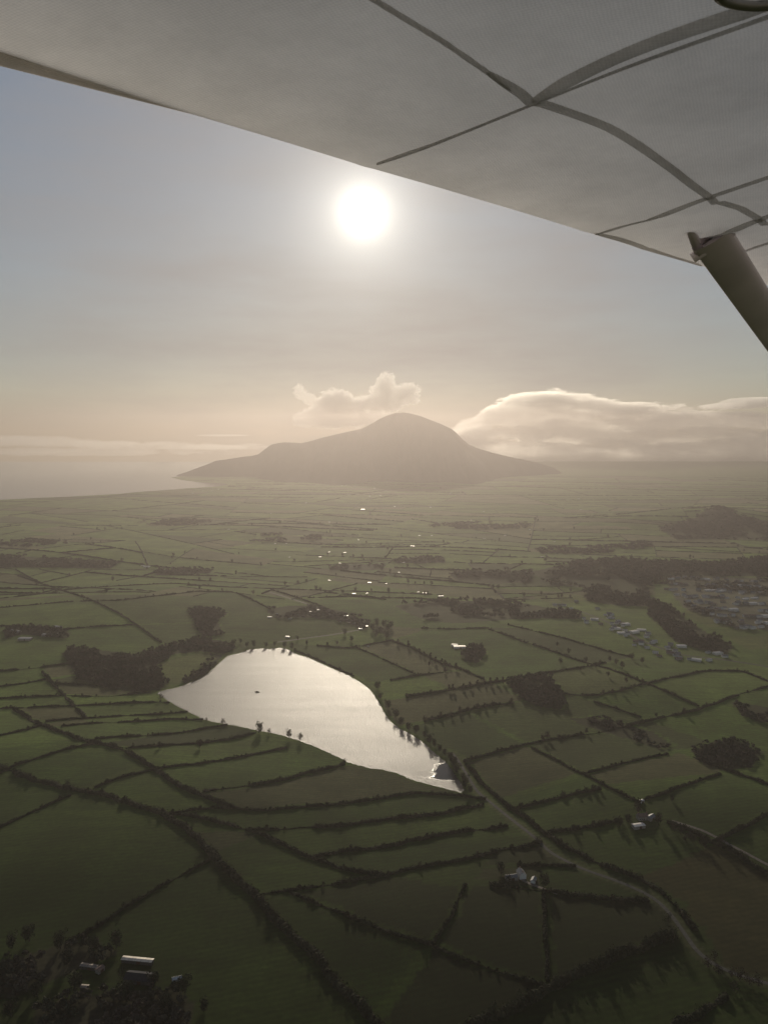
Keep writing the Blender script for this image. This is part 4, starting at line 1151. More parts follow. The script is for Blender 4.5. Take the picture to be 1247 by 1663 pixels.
for px, py in [(417, 783), (440, 802), (440, 834), (549, 787), (608, 793), (618, 805), (641, 823), (731, 801), (699, 824), (786, 831), (535, 848), (497, 817), (313, 801), (355, 795), (447, 883), (465, 883), (582, 877), (372, 860), (939, 810), (943, 828), (786, 875), (785, 831), (535, 897), (560, 898), (552, 915), (555, 789), (562, 788), (600, 806), (655, 914), (648, 930), (820, 870), (860, 860), (520, 905), (470, 905), (330, 797), (345, 797), (765, 845), (900, 880), (880, 905), (575, 965)]:
    far_house(px, py, 3, "tiny bright speck of a building among many alike on the hazy far plain", 'far buildings glinting on the plain', random.uniform(.3, .6), random.uniform(-.2, .2), 'building')
rg = np.random.default_rng(91)
street = np.array(ROADS_PX['street'][:-1], float)
for k in range(62):
    t = rg.uniform(0, len(street) - 1.001); i_ = int(t)
    q = street[i_] + (street[i_ + 1] - street[i_]) * (t - i_) + np.array([rg.normal(0, 6), rg.choice([-1, 1]) * rg.uniform(2, 13)])
    far_house(q[0], q[1], int(rg.choice([0, 1, 2, 4, 6, 6, 3])), "small house among many alike along the slanting village street", 'houses along the village street', rg.uniform(.8, 1.15))
for k in range(190):
    row = rg.integers(0, 9)
    px = rg.uniform(1078, 1262); py = 939 + row * 9.5 + (px - 1078) * 0.04 + rg.normal(0, 1.0)
    if py > 955 + (px - 1060) * 0.55:
        continue
    far_house(px, py, int(rg.choice([0, 1, 2, 4, 6, 6, 0, 3])), "small house among many alike in the hazy town at the right edge", 'houses of the town', rg.uniform(.9, 1.3), rg.normal(0.1, .12))
far_house(1203, 951, 5, "bright white roofed hall standing out in the town at the right edge", None, 0.9, 0.05, 'hall')
far_house(1041, 1024, 5, "bright white roofed shed standing out beside the village street", None, 0.8, -0.2, 'shed')

# boat
p = on_plane(418, 1124)
e = bpy.data.objects.new('boat', None); COL.objects.link(e); e.location = (p[0], p[1], 0); e.rotation_euler = (0, 0, R(176))
tag(e, "small dark cabin boat alone on the bright lake", 'boat')
hb = MB()
st = [(-4.2, 1.25, .95, .9), (-2.5, 1.45, .95, .9), (0, 1.5, 1.0, .95), (2.2, 1.2, 1.15, .8), (3.6, .6, 1.35, .5), (4.5, .06, 1.5, .2)]
for (xa, wa, ha, da), (xb, wb, hb_, db) in zip(st[:-1], st[1:]):
    for sg in (-1, 1):
        hb.quad((xa, sg * wa * .55, -.25), (xb, sg * wb * .55, -.25), (xb, sg * wb, hb_), (xa, sg * wa, ha))
    hb.quad((xa, -wa * .9, ha - .15), (xb, -wb * .9, hb_ - .15), (xb, wb * .9, hb_ - .15), (xa, wa * .9, ha - .15))
    hb.quad((xa, -wa * .55, -.25), (xb, -wb * .55, -.25), (xb, wb * .55, -.25), (xa, wa * .55, -.25))
hb.quad((-4.2, -1.25, .95), (-4.2, 1.25, .95), (-4.2, .7, -.25), (-4.2, -.7, -.25))
hb.build('hull', M['boat'], e)
cb = MB(); cb.box(-1.2, 1.4, -1.0, 1.0, .85, 2.4); cb.box(-1.4, 1.6, -1.15, 1.15, 2.4, 2.52)
c_o = cb.build('cabin', M['boat_cabin'], e)
wb_ = MB()
for sg in (-1, 1):
    wb_.box(-.9, 1.1, sg * 1.0 - (.03 if sg < 0 else 0), sg * 1.0 + (.03 if sg > 0 else 0), 1.5, 2.1)
wb_.build('window', M['window'], c_o)

# ------------------------------------------------------------------ mountain
RIDGE = [(283, 775), (292, 770), (305, 766), (320, 760), (337, 754), (350, 748), (372, 745), (395, 741), (408, 740), (420, 737), (430, 729), (440, 722), (450, 719), (462, 717), (476, 718), (490, 719), (505, 715), (525, 709), (545, 704),
         (565, 700), (585, 696), (598, 690), (610, 683), (620, 677), (632, 672), (642, 669), (655, 668), (668, 670), (680, 674), (695, 679), (710, 685), (722, 690), (733, 695), (741, 702), (750, 712), (761, 721), (778, 728), (800, 735), (835, 743), (870, 750), (900, 760), (930, 780), (960, 800)]
rx_ = np.array([p[0] for p in RIDGE], float); ry_ = np.array([p[1] for p in RIDGE], float)
us = np.linspace(283, 950, 320)
rows_m = []
NV = 46
for ui in us:
    py = float(np.interp(ui, rx_, ry_))
    Dr = 9300.0 + 500 * math.sin(ui / 130.0) * 0.4
    if ui < 420:
        Dr = 9000 + (ui - 283) * 2.0
    d = ray(ui, py); t = Dr / d[1]
    top = CAM + d * t
    zr = top[2]
    foot = min(1700.0, 250 + max(zr, 0) * 3.0) * (1 + 0.18 * math.sin(ui / 37.0) + 0.1 * math.sin(ui / 15.0 + 1))
    xr, yr = top[0], top[1]
    line = []
    for k in range(NV):
        v = k / (NV - 1)               # 0 foot, .7 ridge, 1 back
        if v <= 0.7:
            f_ = v / 0.7
            yy = yr - foot * (1 - f_)
            prof = 0.62 * f_ ** 1.25 + 0.38 * (f_ * f_ * (3 - 2 * f_))
            zz = -12 + (zr + 12) * prof
            amp = math.sin(math.pi * f_) ** 0.8
        else:
            f_ = (v - 0.7) / 0.3
            yy = yr + 1500 * f_
            zz = zr * (1 - f_) ** 1.3 - 14 * f_
            amp = math.sin(math.pi * f_) * .7
        line.append((xr, yy, zz, amp))
    rows_m.append(line)
A = np.array(rows_m)
nzx = fbm(A[..., 0] / 330, A[..., 1] / 900, 0.7, 5, 61) - 0.5
rid = np.abs(fbm(A[..., 0] / 260 + 0.3 * nzx, A[..., 1] / 1500, 0.2, 4, 71) - 0.5) * 2
hgt_ = np.maximum(A[:, :, 2].max(1, keepdims=True), 10)
A[..., 2] += A[..., 3] * (nzx * 0.28 + (rid - 0.35) * 0.30) * np.minimum(hgt_, 500)
# keep the skyline: nothing in front of the ridge may rise above the traced line
V = A[..., :3]
for a_i in range(len(us)):
    py = float(np.interp(us[a_i], rx_, ry_))
    d = ray(us[a_i], py); sl = d[2] / d[1]
    V[a_i, :, 2] = np.minimum(V[a_i, :, 2], ALT + sl * V[a_i, :, 1] - (np.arange(NV) != int(round(0.7 * (NV - 1)))) * 1.0)
nn = len(us)
i = np.arange(nn - 1)[:, None]; k = np.arange(NV - 1)[None, :]
a = (i * NV + k).ravel()
M['mountain'] = mat('heather_slopes', (0.060, 0.050, 0.038), 0.95, 0, 0.3, 0.004, 0, 0.1, (0.036, 0.034, 0.024))
o = link('mountain', mesh_of('mountain', V.reshape(-1, 3), np.stack([a, a + NV, a + NV + 1, a + 1], 1), [M['mountain']], True))
tag(o, 'dark rounded mountain with a long shoulder falling to a headland', 'mountain', None, 'structure')

# ------------------------------------------------------------------ clouds: closed meshes filled with scattering vapour, beyond the haze
def surface_nets(f, org, cell):
    nx, ny, nz = f.shape
    s = f < 0
    cx, cy, cz = nx - 1, ny - 1, nz - 1
    acc = np.zeros((cx, cy, cz, 3)); num = np.zeros((cx, cy, cz))
    corner = lambda a, dx, dy, dz: a[dx:dx + cx, dy:dy + cy, dz:dz + cz]
    C8 = [(dx, dy, dz) for dx in (0, 1) for dy in (0, 1) for dz in (0, 1)]
    for c in C8:
        for ax in range(3):
            if c[ax] == 0:
                c2 = list(c); c2[ax] = 1
                fa, fb = corner(f, *c), corner(f, *c2)
                x = (fa < 0) != (fb < 0)
                t = np.where(x, fa / np.where(x, fa - fb, 1), 0)
                p = np.zeros((cx, cy, cz, 3))
                p[..., 0], p[..., 1], p[..., 2] = c
                p[..., ax] += t
                acc += p * x[..., None]; num += x
    act = num > 0
    idx = -np.ones((cx, cy, cz), np.int64)
    idx[act] = np.arange(act.sum())
    g = np.stack(np.meshgrid(np.arange(cx), np.arange(cy), np.arange(cz), indexing='ij'), -1)
    V = (g[act] + acc[act] / num[act][:, None]) * np.array(cell) + np.array(org)
    Fs = []
    for ax in range(3):
        o1, o2 = [(1, 2), (2, 0), (0, 1)][ax]
        sl_a = [slice(1, -1)] * 3; sl_b = [slice(1, -1)] * 3
        sl_a[ax] = slice(0, -1); sl_b[ax] = slice(1, None)
        ea, eb = s[tuple(sl_a)], s[tuple(sl_b)]
        for flip, mask in ((False, ea & ~eb), (True, ~ea & eb)):
            q = np.argwhere(mask)
            if not len(q):
                continue
            off = np.array([1, 1, 1]); off[ax] = 0
            b = q + off
            ids = []
            for d1, d2 in ((0, 0), (1, 0), (1, 1), (0, 1)):
                bb = b.copy(); bb[:, o1] -= d1; bb[:, o2] -= d2
                ids.append(idx[bb[:, 0], bb[:, 1], bb[:, 2]])
            ids = np.stack(ids, 1)
            if flip:
                ids = ids[:, ::-1]
            Fs.append(ids)
    Fc = np.concatenate(Fs)
    return V, Fc[(Fc >= 0).all(1)]


def vapour(name, dens, aniso=0.55, col=(1, 0.985, 0.96)):
    m = bpy.data.materials.new(name); m.use_nodes = True
    nt = m.node_tree; nt.nodes.clear()
    out = nt.nodes.new('ShaderNodeOutputMaterial')
    pv = nt.nodes.new('ShaderNodeVolumePrincipled')
    pv.inputs['Color'].default_value = (*col, 1)
    pv.inputs['Density'].default_value = dens
    pv.inputs['Anisotropy'].default_value = aniso
    nt.links.new(pv.outputs[0], out.inputs['Volume'])
    return m


CY = 13500.0


def at_px(px, py, Yd):
    d = ray(px, py); t = Yd / d[1]
    return CAM + d * t


def cloud(label, ells, cell, amp, nscale, m, seed, pad=1.4, flatten=None):
    """ells: (px, py, depth offset, half width px, half height px, half depth m, tilt)"""
    E = []
    for px, py, dy, hw, hh, hd, tilt in ells:
        c = at_px(px, py, CY + 900 + dy)
        k = (CY + 900 + dy) / F / (ray(px, py)[1])
        E.append((c, hw * k, hd, hh * k, tilt))
    lo = np.min([e[0] - np.array([max(e[1], e[3]), e[2], e[3] + abs(math.sin(e[4])) * e[1]]) * pad for e in E], 0)
    hi = np.max([e[0] + np.array([max(e[1], e[3]), e[2], e[3] + abs(math.sin(e[4])) * e[1]]) * pad for e in E], 0)
    lo[1] = max(lo[1], CY)
    n = np.maximum(((hi - lo) / np.array(cell)).astype(int) + 2, 6)
    ax_ = [lo[i] + np.arange(n[i]) * cell[i] for i in range(3)]
    gx, gy, gz = np.meshgrid(*ax_, indexing='ij')
    f = np.full(gx.shape, 1e9)
    for c, a_, b_, h_, tilt in E:
        dx, dy, dz = gx - c[0], gy - c[1], gz - c[2]
        ct, st_ = math.cos(tilt), math.sin(tilt)
        dx, dz = dx * ct + dz * st_, -dx * st_ + dz * ct
        r = np.sqrt((dx / a_) ** 2 + (dy / b_) ** 2 + (dz / h_) ** 2)
        d = (r - 1) * min(h_, b_, a_)
        k = 0.22 * min(h_, 80)
        hq = np.clip(0.5 + 0.5 * (f - d) / k, 0, 1)
        f = f * (1 - hq) + d * hq - k * hq * (1 - hq)
    nz = np.zeros(gx.shape); a0 = 1.0; tot = 0
    for o_ in range(5):
        nn_ = vnoise(gx / nscale[0] * 2 ** o_ + 3.1 * o_, gy / nscale[1] * 2 ** o_, gz / nscale[2] * 2 ** o_, seed + 31 * o_)
        nz += a0 * (1 - np.abs(2 * nn_ - 1)) if o_ > 0 else a0 * nn_
        tot += a0; a0 *= 0.66
    f = f - amp * (nz / tot - 0.5) * 2
    for sl in ((0, slice(None), slice(None)), (-1, slice(None), slice(None)), (slice(None), 0, slice(None)), (slice(None), -1, slice(None)), (slice(None), slice(None), 0), (slice(None), slice(None), -1)):
        f[sl] = np.maximum(f[sl], 1.0)
    Vc, Fc = surface_nets(f, lo, cell)
    cc = Vc.mean(0)
    o = link('cloud', mesh_of('cloud', Vc - cc, Fc, [m], True), None, cc)
    tag(o, label, 'cloud')
    return o


V1 = vapour('thick_vapour', 0.0062, 0.70)
V2 = vapour('dense_vapour', 0.007, 0.45)
V3 = vapour('thin_vapour', 0.005, 0.6)
V4 = vapour('faint_vapour', 0.0009, 0.6)
BANK = [
    (735, 712, -560, 42, 9, 120, 0.22), (766, 724, -520, 34, 12, 120, 0.1), (770, 738, -480, 40, 10, 120, 0), (790, 722, -600, 80, 8, 130, 0.02), (880, 727, -640, 100, 9, 130, -0.03), (990, 728, -620, 110, 8, 130, 0.02), (1100, 731, -640, 110, 9, 130, 0), (1215, 726, -620, 110, 10, 130, 0.02), (1330, 728, -600, 100, 10, 130, 0),
    (790, 707, -240, 75, 8, 130, 0.16), (880, 706, -260, 120, 9, 140, -0.02), (1000, 708, -220, 130, 9, 140, 0.03), (1130, 712, -260, 130, 10, 140, 0.02), (1260, 706, -260, 120, 10, 140, 0),
    (752, 702, 120, 30, 14, 150, 0.62), (785, 686, 200, 36, 15, 190, 0.62), (822, 667, 300, 44, 16, 240, 0.45), (868, 656, 380, 58, 15, 300, 0.12), (925, 655, 420, 62, 13, 300, -0.08), (985, 664, 430, 56, 11, 280, -0.16), (1040, 664, 500, 48, 9, 260, -0.05), (870, 680, 260, 90, 14, 220, 0),
    (1060, 689, 200, 80, 8, 170, 0.20), (1150, 683, 260, 110, 10, 190, 0.03), (1270, 684, 260, 110, 11, 190, 0), (1000, 692, 120, 120, 10, 170, 0),
    (900, 748, -100, 240, 16, 500, 0), (1200, 748, -100, 260, 18, 500, 0), (770, 740, -60, 90, 12, 300, 0)]
cloud("long bank of cloud rolling over the ridge right of the mountain", BANK, (14, 24, 9), 160, (520, 300, 110), V1, 5)
cloud("puffy curled cloud hanging just left of the mountain's summit", [
    (548, 660, 0, 36, 22, 260, -0.15), (515, 673, 0, 26, 14, 200, 0.2), (540, 684, 40, 46, 7, 240, 0), (499, 646, 0, 8, 15, 90, 0.75), (572, 672, 60, 18, 15, 150, -0.4), (512, 652, 0, 12, 6, 90, -0.5)],
    (9, 15, 9), 150, (230, 220, 190), V2, 15)
cloud("pale peaked cloud rising behind the mountain's summit", [
    (627, 628, 300, 13, 20, 150, 0), (640, 640, 300, 30, 11, 180, -0.1), (620, 655, 320, 34, 11, 200, 0), (664, 634, 300, 15, 8, 120, 0), (608, 676, 320, 20, 7, 140, 0.1)],
    (9, 15, 9), 140, (200, 200, 170), V2, 25)
cloud("flat bright bank of cloud along the sea horizon at left", [
    (30, 716, 700, 120, 7, 400, 0), (130, 720, 700, 110, 5, 400, -0.02), (215, 722, 760, 70, 3.5, 300, 0.01), (300, 726, 800, 110, 3, 300, 0), (-90, 716, 700, 130, 9, 500, 0), (60, 734, 600, 220, 5, 300, 0)],
    (20, 50, 8), 70, (420, 420, 90), V4, 35)
cloud("thin streak of cloud above the headland", [(362, 707, 900, 44, 1.6, 260, 0)], (16, 40, 6), 7, (400, 300, 80), V4, 45)
cloud("smooth wing shaped cloud at the right edge above the long bank", [(1215, 657, 800, 75, 6, 300, 0.06), (1265, 652, 800, 80, 7, 300, 0)], (18, 36, 8), 26, (500, 400, 100), V3, 55)

# ------------------------------------------------------------------ haze: one closed box of even air
hz = MB(); hz.box(-9400, 9400, -1500, 13050, -16, 742)
m = bpy.data.materials.new('haze_air'); m.use_nodes = True
nt = m.node_tree; nt.nodes.clear()
out = nt.nodes.new('ShaderNodeOutputMaterial'); pv = nt.nodes.new('ShaderNodeVolumePrincipled')
pv.inputs['Color'].default_value = (0.475, 0.43, 0.415, 1)
pv.inputs['Density'].default_value = 1.08e-4
pv.inputs['Anisotropy'].default_value = 0.66
nt.links.new(pv.outputs[0], out.inputs['Volume'])
o = hz.build('haze', m); tag(o, 'pale warm haze lying over the plain and the coast', 'haze', None, 'stuff')

# ------------------------------------------------------------------ aircraft: wing over the camera and its strut
WH = 0.5
ac = bpy.data.objects.new('aircraft', None); COL.objects.link(ac)
ac.location = (1.6, 0.8, ALT - 1.2)
tag(ac, 'light aircraft seen from below its grey fabric wing with a strut on the right', 'aircraft')
ACL = np.array(ac.location)


def wp(px, py, h=WH):
    return on_plane(px, py, ALT + h)


A3, B3 = wp(0, 118), wp(1140, 443)
e1 = (B3 - A3)[:2]; e1 /= np.linalg.norm(e1)
e2 = np.array([e1[1], -e1[0]])


def to_sc(p):
    q = p[:2] - A3[:2]
    return float(q @ e1), float(q @ e2)


RIBS = [to_sc(wp(*p))[0] for p in ((884, 170), (1040, 362), (1190, 380))]
sp_ = RIBS[1] - RIBS[0]
RIBS = [RIBS[0] - sp_ * k for k in (1, 2, 3)] + RIBS
last = RIBS[-1]
RIBS += [last + 0.5 * k for k in range(1, 6)]
RIBS.sort()
print('wing ribs', [round(r, 2) for r in RIBS], 'strut dist', to_sc(wp(1155, 398)))


def under(s, c):
    """height of the wing's lower skin above the reference plane"""
    s = np.asarray(s, float); c = np.asarray(c, float)
    z = WH + 0.030 * np.exp(-np.maximum(c, 0) / 0.012) + 0.0 * s
    z = z + 0.02 * np.sin(np.clip(c, 0, 1.6) / 1.6 * math.pi)
    ra = np.array(RIBS)
    d = np.min(np.abs(s[..., None] - ra), -1)
    sag = 0.014 * np.minimum(d / 0.22, 1) ** 0.7 + 0.004 * (fbm(s * 2.2, c * 2.6, 0.4, 3, 8) - .5) - 0.004 * np.exp(-(d / 0.016) ** 2)
    z = z + sag * (0.15 + 0.85 * sstep(0.02, 0.22, c)) + 0.004 * (1 - sstep(0.02, 0.22, c))
    return z


def upper(s, c):
    c = np.asarray(c, float)
    return WH + 0.030 + 0.13 * np.sin(np.clip(c / 1.65, 0, 1) ** 0.6 * math.pi) + 0.0 * np.asarray(s)


def sc_to_w(s, c, z):
    s = np.asarray(s, float); c = np.asarray(c, float)
    return np.stack([A3[0] + e1[0] * s + e2[0] * c, A3[1] + e1[1] * s + e2[1] * c, ALT + z], -1) - ACL


S = np.linspace(-1.6, 6.0, 620); Cc = np.concatenate([np.linspace(0, 0.12, 26), np.linspace(0.14, 1.65, 60)])
SS, CCg = np.meshgrid(S, Cc, indexing='ij')
lowv_ = sc_to_w(SS, CCg, under(SS, CCg)).reshape(-1, 3)
upv_ = sc_to_w(SS, CCg, upper(SS, CCg) + 0.004).reshape(-1, 3)
ns, ncn = len(S), len(Cc)
i = np.arange(ns - 1)[:, None]; k = np.arange(ncn - 1)[None, :]
a = (i * ncn + k).ravel()
Fl = np.stack([a, a + 1, a + 1 + ncn, a + ncn], 1)


def fabric(name, col, trans, rough=0.6, weave=True):
    m, nt, b = new_mat(name)
    tc = nt.nodes.new('ShaderNodeTexCoord')
    n1 = nt.nodes.new('ShaderNodeTexNoise'); n1.inputs['Scale'].default_value = 5; n1.inputs['Detail'].default_value = 7; n1.inputs['Roughness'].default_value = .65
    n2 = nt.nodes.new('ShaderNodeTexNoise'); n2.inputs['Scale'].default_value = 90; n2.inputs['Detail'].default_value = 4
    for n in (n1, n2):
        nt.links.new(tc.outputs['Object'], n.inputs['Vector'])
    mx = nt.nodes.new('ShaderNodeMix'); mx.data_type = 'RGBA'
    mx.inputs[6].default_value = (*[c * .90 for c in col], 1); mx.inputs[7].default_value = (*[min(1, c * 1.05) for c in col], 1)
    r = nt.nodes.new('ShaderNodeMapRange'); r.inputs[1].default_value = .35; r.inputs[2].default_value = .65
    nt.links.new(n1.outputs['Fac'], r.inputs[0]); nt.links.new(r.outputs[0], mx.inputs[0])
    b.inputs['Roughness'].default_value = rough
    b.inputs['Specular IOR Level'].default_value = 0.35
    # weave
    mp = nt.nodes.new('ShaderNodeMapping'); mp.inputs['Rotation'].default_value = (0, 0, R(25))
    nt.links.new(tc.outputs['Object'], mp.inputs['Vector'])
    w1 = nt.nodes.new('ShaderNodeTexWave'); w1.inputs['Scale'].default_value = 60; w1.inputs['Distortion'].default_value = 4; w1.bands_direction = 'X'
    w2 = nt.nodes.new('ShaderNodeTexWave'); w2.inputs['Scale'].default_value = 60; w2.inputs['Distortion'].default_value = 4; w2.bands_direction = 'Y'
    for w in (w1, w2):
        nt.links.new(mp.outputs[0], w.inputs['Vector'])
    ad = nt.nodes.new('ShaderNodeMath'); ad.operation = 'ADD'
    nt.links.new(w1.outputs['Fac'], ad.inputs[0]); nt.links.new(w2.outputs['Fac'], ad.inputs[1])
    ad2 = nt.nodes.new('ShaderNodeMath'); ad2.operation = 'ADD'
    nt.links.new(ad.outputs[0], ad2.inputs[0]); nt.links.new(n2.outputs['Fac'], ad2.inputs[1])
    bp = nt.nodes.new('ShaderNodeBump'); bp.inputs['Strength'].default_value = 0.55; bp.inputs['Distance'].default_value = 0.002
    nt.links.new(ad2.outputs[0], bp.inputs['Height'])
    if weave:
        nt.links.new(bp.outputs['Normal'], b.inputs['Normal'])
    # the threads of the weave and small specks of dirt in the dope
    wr = nt.nodes.new('ShaderNodeMapRange'); wr.inputs[1].default_value = 0.4; wr.inputs[2].default_value = 2.4; wr.inputs[3].default_value = 0.92; wr.inputs[4].default_value = 1.05
    nt.links.new(ad2.outputs[0], wr.inputs[0])
    cs = nt.nodes.new('ShaderNodeVectorMath'); cs.operation = 'SCALE'
    nt.links.new(mx.outputs[2], cs.inputs[0]); nt.links.new(wr.outputs[0], cs.inputs['Scale'])
    nt.links.new(cs.outputs[0], b.inputs['Base Color'])
    if trans > 0:
        tr = nt.nodes.new('ShaderNodeBsdfTranslucent')
        nt.links.new(cs.outputs[0], tr.inputs['Color'])
        ms = nt.nodes.new('ShaderNodeMixShader'); ms.inputs[0].default_value = trans
        nt.links.new(b.outputs[0], ms.inputs[1]); nt.links.new(tr.outputs[0], ms.inputs[2])
        out = nt.nodes['Material Output']
        nt.links.new(ms.outputs[0], out.inputs['Surface'])
    return m


M['fabric'] = fabric('doped_fabric', (0.88, 0.86, 0.83), 0.68)
M['fabric_top'] = fabric('doped_fabric_top', (0.95, 0.94, 0.93), 0.9, weave=False)
M['tape'] = fabric('rib_shade_tape', (0.74, 0.72, 0.70), 0.56)  # darker tone painted in for rib and spar shadows showing through the fabric
M['strut'] = mat('strut_paint', (0.85, 0.76, 0.80), 0.45, 0, 0.12, 3, 0, 0.4)
M['metal'] = mat('worn_metal', (0.35, 0.33, 0.31), 0.4, 0.6, 0.2, 8)

wing = link('wing', mesh_of('wing', lowv_, Fl, [M['fabric']], True), ac)
link('upper_skin', mesh_of('upper_skin', upv_, Fl[:, ::-1], [M['fabric_top']], True), wing)


def ribbon(name, px, w, parent, m, thick=0.003, dz=0.0, wob=0.0):
    pts = [wp(*p) for p in px]
    scs = np.array([to_sc(p) for p in pts])
    seg = np.linalg.norm(np.diff(scs, axis=0), axis=1); t = np.concatenate([[0], np.cumsum(seg)])
    n = max(8, int(t[-1] / 0.012))
    tt = np.linspace(0, t[-1], n)
    s = np.interp(tt, t, scs[:, 0]); c = np.interp(tt, t, scs[:, 1])
    k_ = min(9, n // 4)
    for _ in range(2):
        ker = np.ones(2 * k_ + 1) / (2 * k_ + 1)
        s = np.convolve(np.pad(s, k_, mode='reflect', reflect_type='odd'), ker, 'valid'); c = np.convolve(np.pad(c, k_, mode='reflect', reflect_type='odd'), ker, 'valid')
    ds, dc = np.gradient(s), np.gradient(c); L = np.hypot(ds, dc)
    ns_, nc_ = -dc / L, ds / L
    rr = np.random.default_rng(len(px) * 7 + int(px[0][0]))
    te = np.linspace(0, t[-1], n)
    wv = w * (1 + wob * (rr.random(n) - .5)) * np.minimum(1, np.minimum(te + .004, t[-1] - te + .004) / .07) ** .5
    knot = np.ones(n)
    prof = [(-.5, 0.001), (-.42, -thick), (0, -thick * 1.25), (.42, -thick), (.5, 0.001)]
    rows = []
    for f_, z_ in prof:
        a1, b1 = s + ns_ * wv * f_, c + nc_ * wv * f_
        rows.append(sc_to_w(a1, b1, under(a1, b1) + z_ * (knot if f_ == 0 else 1) + dz))
    V = np.stack(rows, 1).reshape(-1, 3); q = len(prof)
    i = np.arange(n - 1)[:, None]; k = np.arange(q - 1)[None, :]
    a = (i * q + k).ravel()
    return link(name, mesh_of(name, V, np.stack([a, a + 1, a + 1 + q, a + q], 1), [m], True), parent)


ribbon('rib_tape', [(1330, 5), (1247, 37), (1174, 55), (1089, 77), (974, 125), (864, 176)], 0.022, wing, M['tape'], thick=0.003, wob=.06)
ribbon('rib_tape', [(1330, 30), (1247, 62), (1164, 84), (1074, 112), (934, 158), (884, 175), (824, 200), (700, 240), (646, 258), (612, 270)], 0.010, wing, M['tape'], wob=0.15)
ribbon('rib_tape', [(1330, 280), (1247, 306), (1174, 326), (1109, 343), (1024, 369), (966, 385)], 0.013, wing, M['tape'], wob=0.12)
ribbon('rib_tape', [(1330, 340), (1247, 363), (1200, 376), (1150, 391)], 0.020, wing, M['tape'], wob=0.09)
ribbon('rib_tape', [(1330, 390), (1247, 408), (1196, 422)], 0.013, wing, M['tape'], wob=0.09)
ribbon('spar_seam', [(789, 143), (864, 185), (944, 210), (1020, 250), (1080, 290), (1130, 325), (1180, 345), (1247, 374), (1330, 405)], 0.020, wing, M['tape'], wob=0.06)
ribbon('edge_seam', [(966, 383), (1000, 391), (1040, 403), (1090, 424), (1138, 436)], 0.024, wing, M['tape'], wob=0.06)
ribbon('stitching', [(490, -30), (560, 15), (629, 52), (690, 85), (745, 120), (789, 143), (830, 166)], 0.008, wing, M['tape'], wob=0.27)
# darker hinged strip along the near end of the edge
fl = MB()
sA, sB = -1.6, to_sc(wp(560, 276))[0]
n = 160
rows = []
for q in range(n):
    s = sA + (sB - sA) * q / (n - 1)
    fade = min(1.0, (n - 1 - q) / 60.0)
    for c_, z_ in ((-0.010, .034), (-0.013, .018), (-.004, .002), (0.03, -.006), (0.062, -.006), (0.066, .006)):
        c2 = c_ * (0.05 + .95 * fade)
        rows.append(sc_to_w(s, c2, WH + z_ * fade + (1 - fade) * (0.034 - 0.012 * (c_ > .02)) + (0.006 if c_ > .02 else 0)))
i = np.arange(n - 1)[:, None]; k = np.arange(5)[None, :]
a = (i * 6 + k).ravel()
link('flap', mesh_of('flap', np.array(rows).reshape(-1, 3), np.stack([a, a + 1, a + 7, a + 6], 1), [fabric('flap_paint', (0.70, 0.65, 0.60), 0.40)], True), wing)
# inspection ring at the top right
rg_ = MB()
c0 = wp(1240, -5); s0, cc0 = to_sc(c0)
ringp = []
for k in range(33):
    t = 2 * math.pi * k / 32
    a1, b1 = s0 + .055 * math.cos(t), cc0 + .055 * math.sin(t)
    ringp.append(tuple(sc_to_w(a1, b1, float(under(np.array(a1), np.array(b1))) - .004)))
rg_.tube(ringp, [.006] * 33, 8, cap=False)
rg_.build('inspection_ring', M['metal'], wing, True)


# strut
def cam_pt(px, py, depth):
    return CAM + ray(px, py) * depth


T0 = wp(1158, 392)
d0 = (T0 - CAM)[1] / ray(1158, 392)[1]
T1 = cam_pt(1278, 571, d0 * 1.36)
ax = (T1 - T0); Ls = np.linalg.norm(ax); ax /= Ls
T2 = T0 + ax * Ls * 6.0
Ttop = T0 - ax * 0.03
view = (T0 - CAM) / np.linalg.norm(T0 - CAM)
side = np.cross(ax, view); side /= np.linalg.norm(side)
nrm = np.cross(side, ax)
chordw = 62 / F * d0 * 1.02
st_ = MB()
nk = 22
for P_ in (Ttop, T0 + ax * Ls * .5, T2):
    for k in range(nk):
        t = 2 * math.pi * k / nk
        cx_ = math.cos(t); cy_ = math.sin(t)
        tap = 1.0 if cx_ > 0 else 0.8
        q = P_ + side * cx_ * chordw / 2 + nrm * cy_ * chordw * 0.19 * (1 + .25 * cx_)
        st_.v.append(tuple(q - ACL))
for i_ in range(2):
    for k in range(nk):
        k2 = (k + 1) % nk
        st_.f.append((i_ * nk + k, i_ * nk + k2, (i_ + 1) * nk + k2, (i_ + 1) * nk + k)); st_.mi.append(0)
strut = st_.build('strut', M['strut'], ac, True)
ft = MB()
Fp = T0 + ax * 0.01
for sg in (-1, 1):
    p0 = Fp + side * sg * chordw * .42; p1 = Fp + side * sg * chordw * .42 - ax * 0.09 + np.array([0, 0, .03])
    ft.tube([tuple(p1 - ACL), tuple(p0 - ACL)], [.012, .014], 8)
ft.tube([tuple(Fp - side * chordw * .62 - ACL), tuple(Fp + side * chordw * .50 - ACL)], [.014, .014], 10)
ft.build('strut_fitting', M['strut'], strut, True)

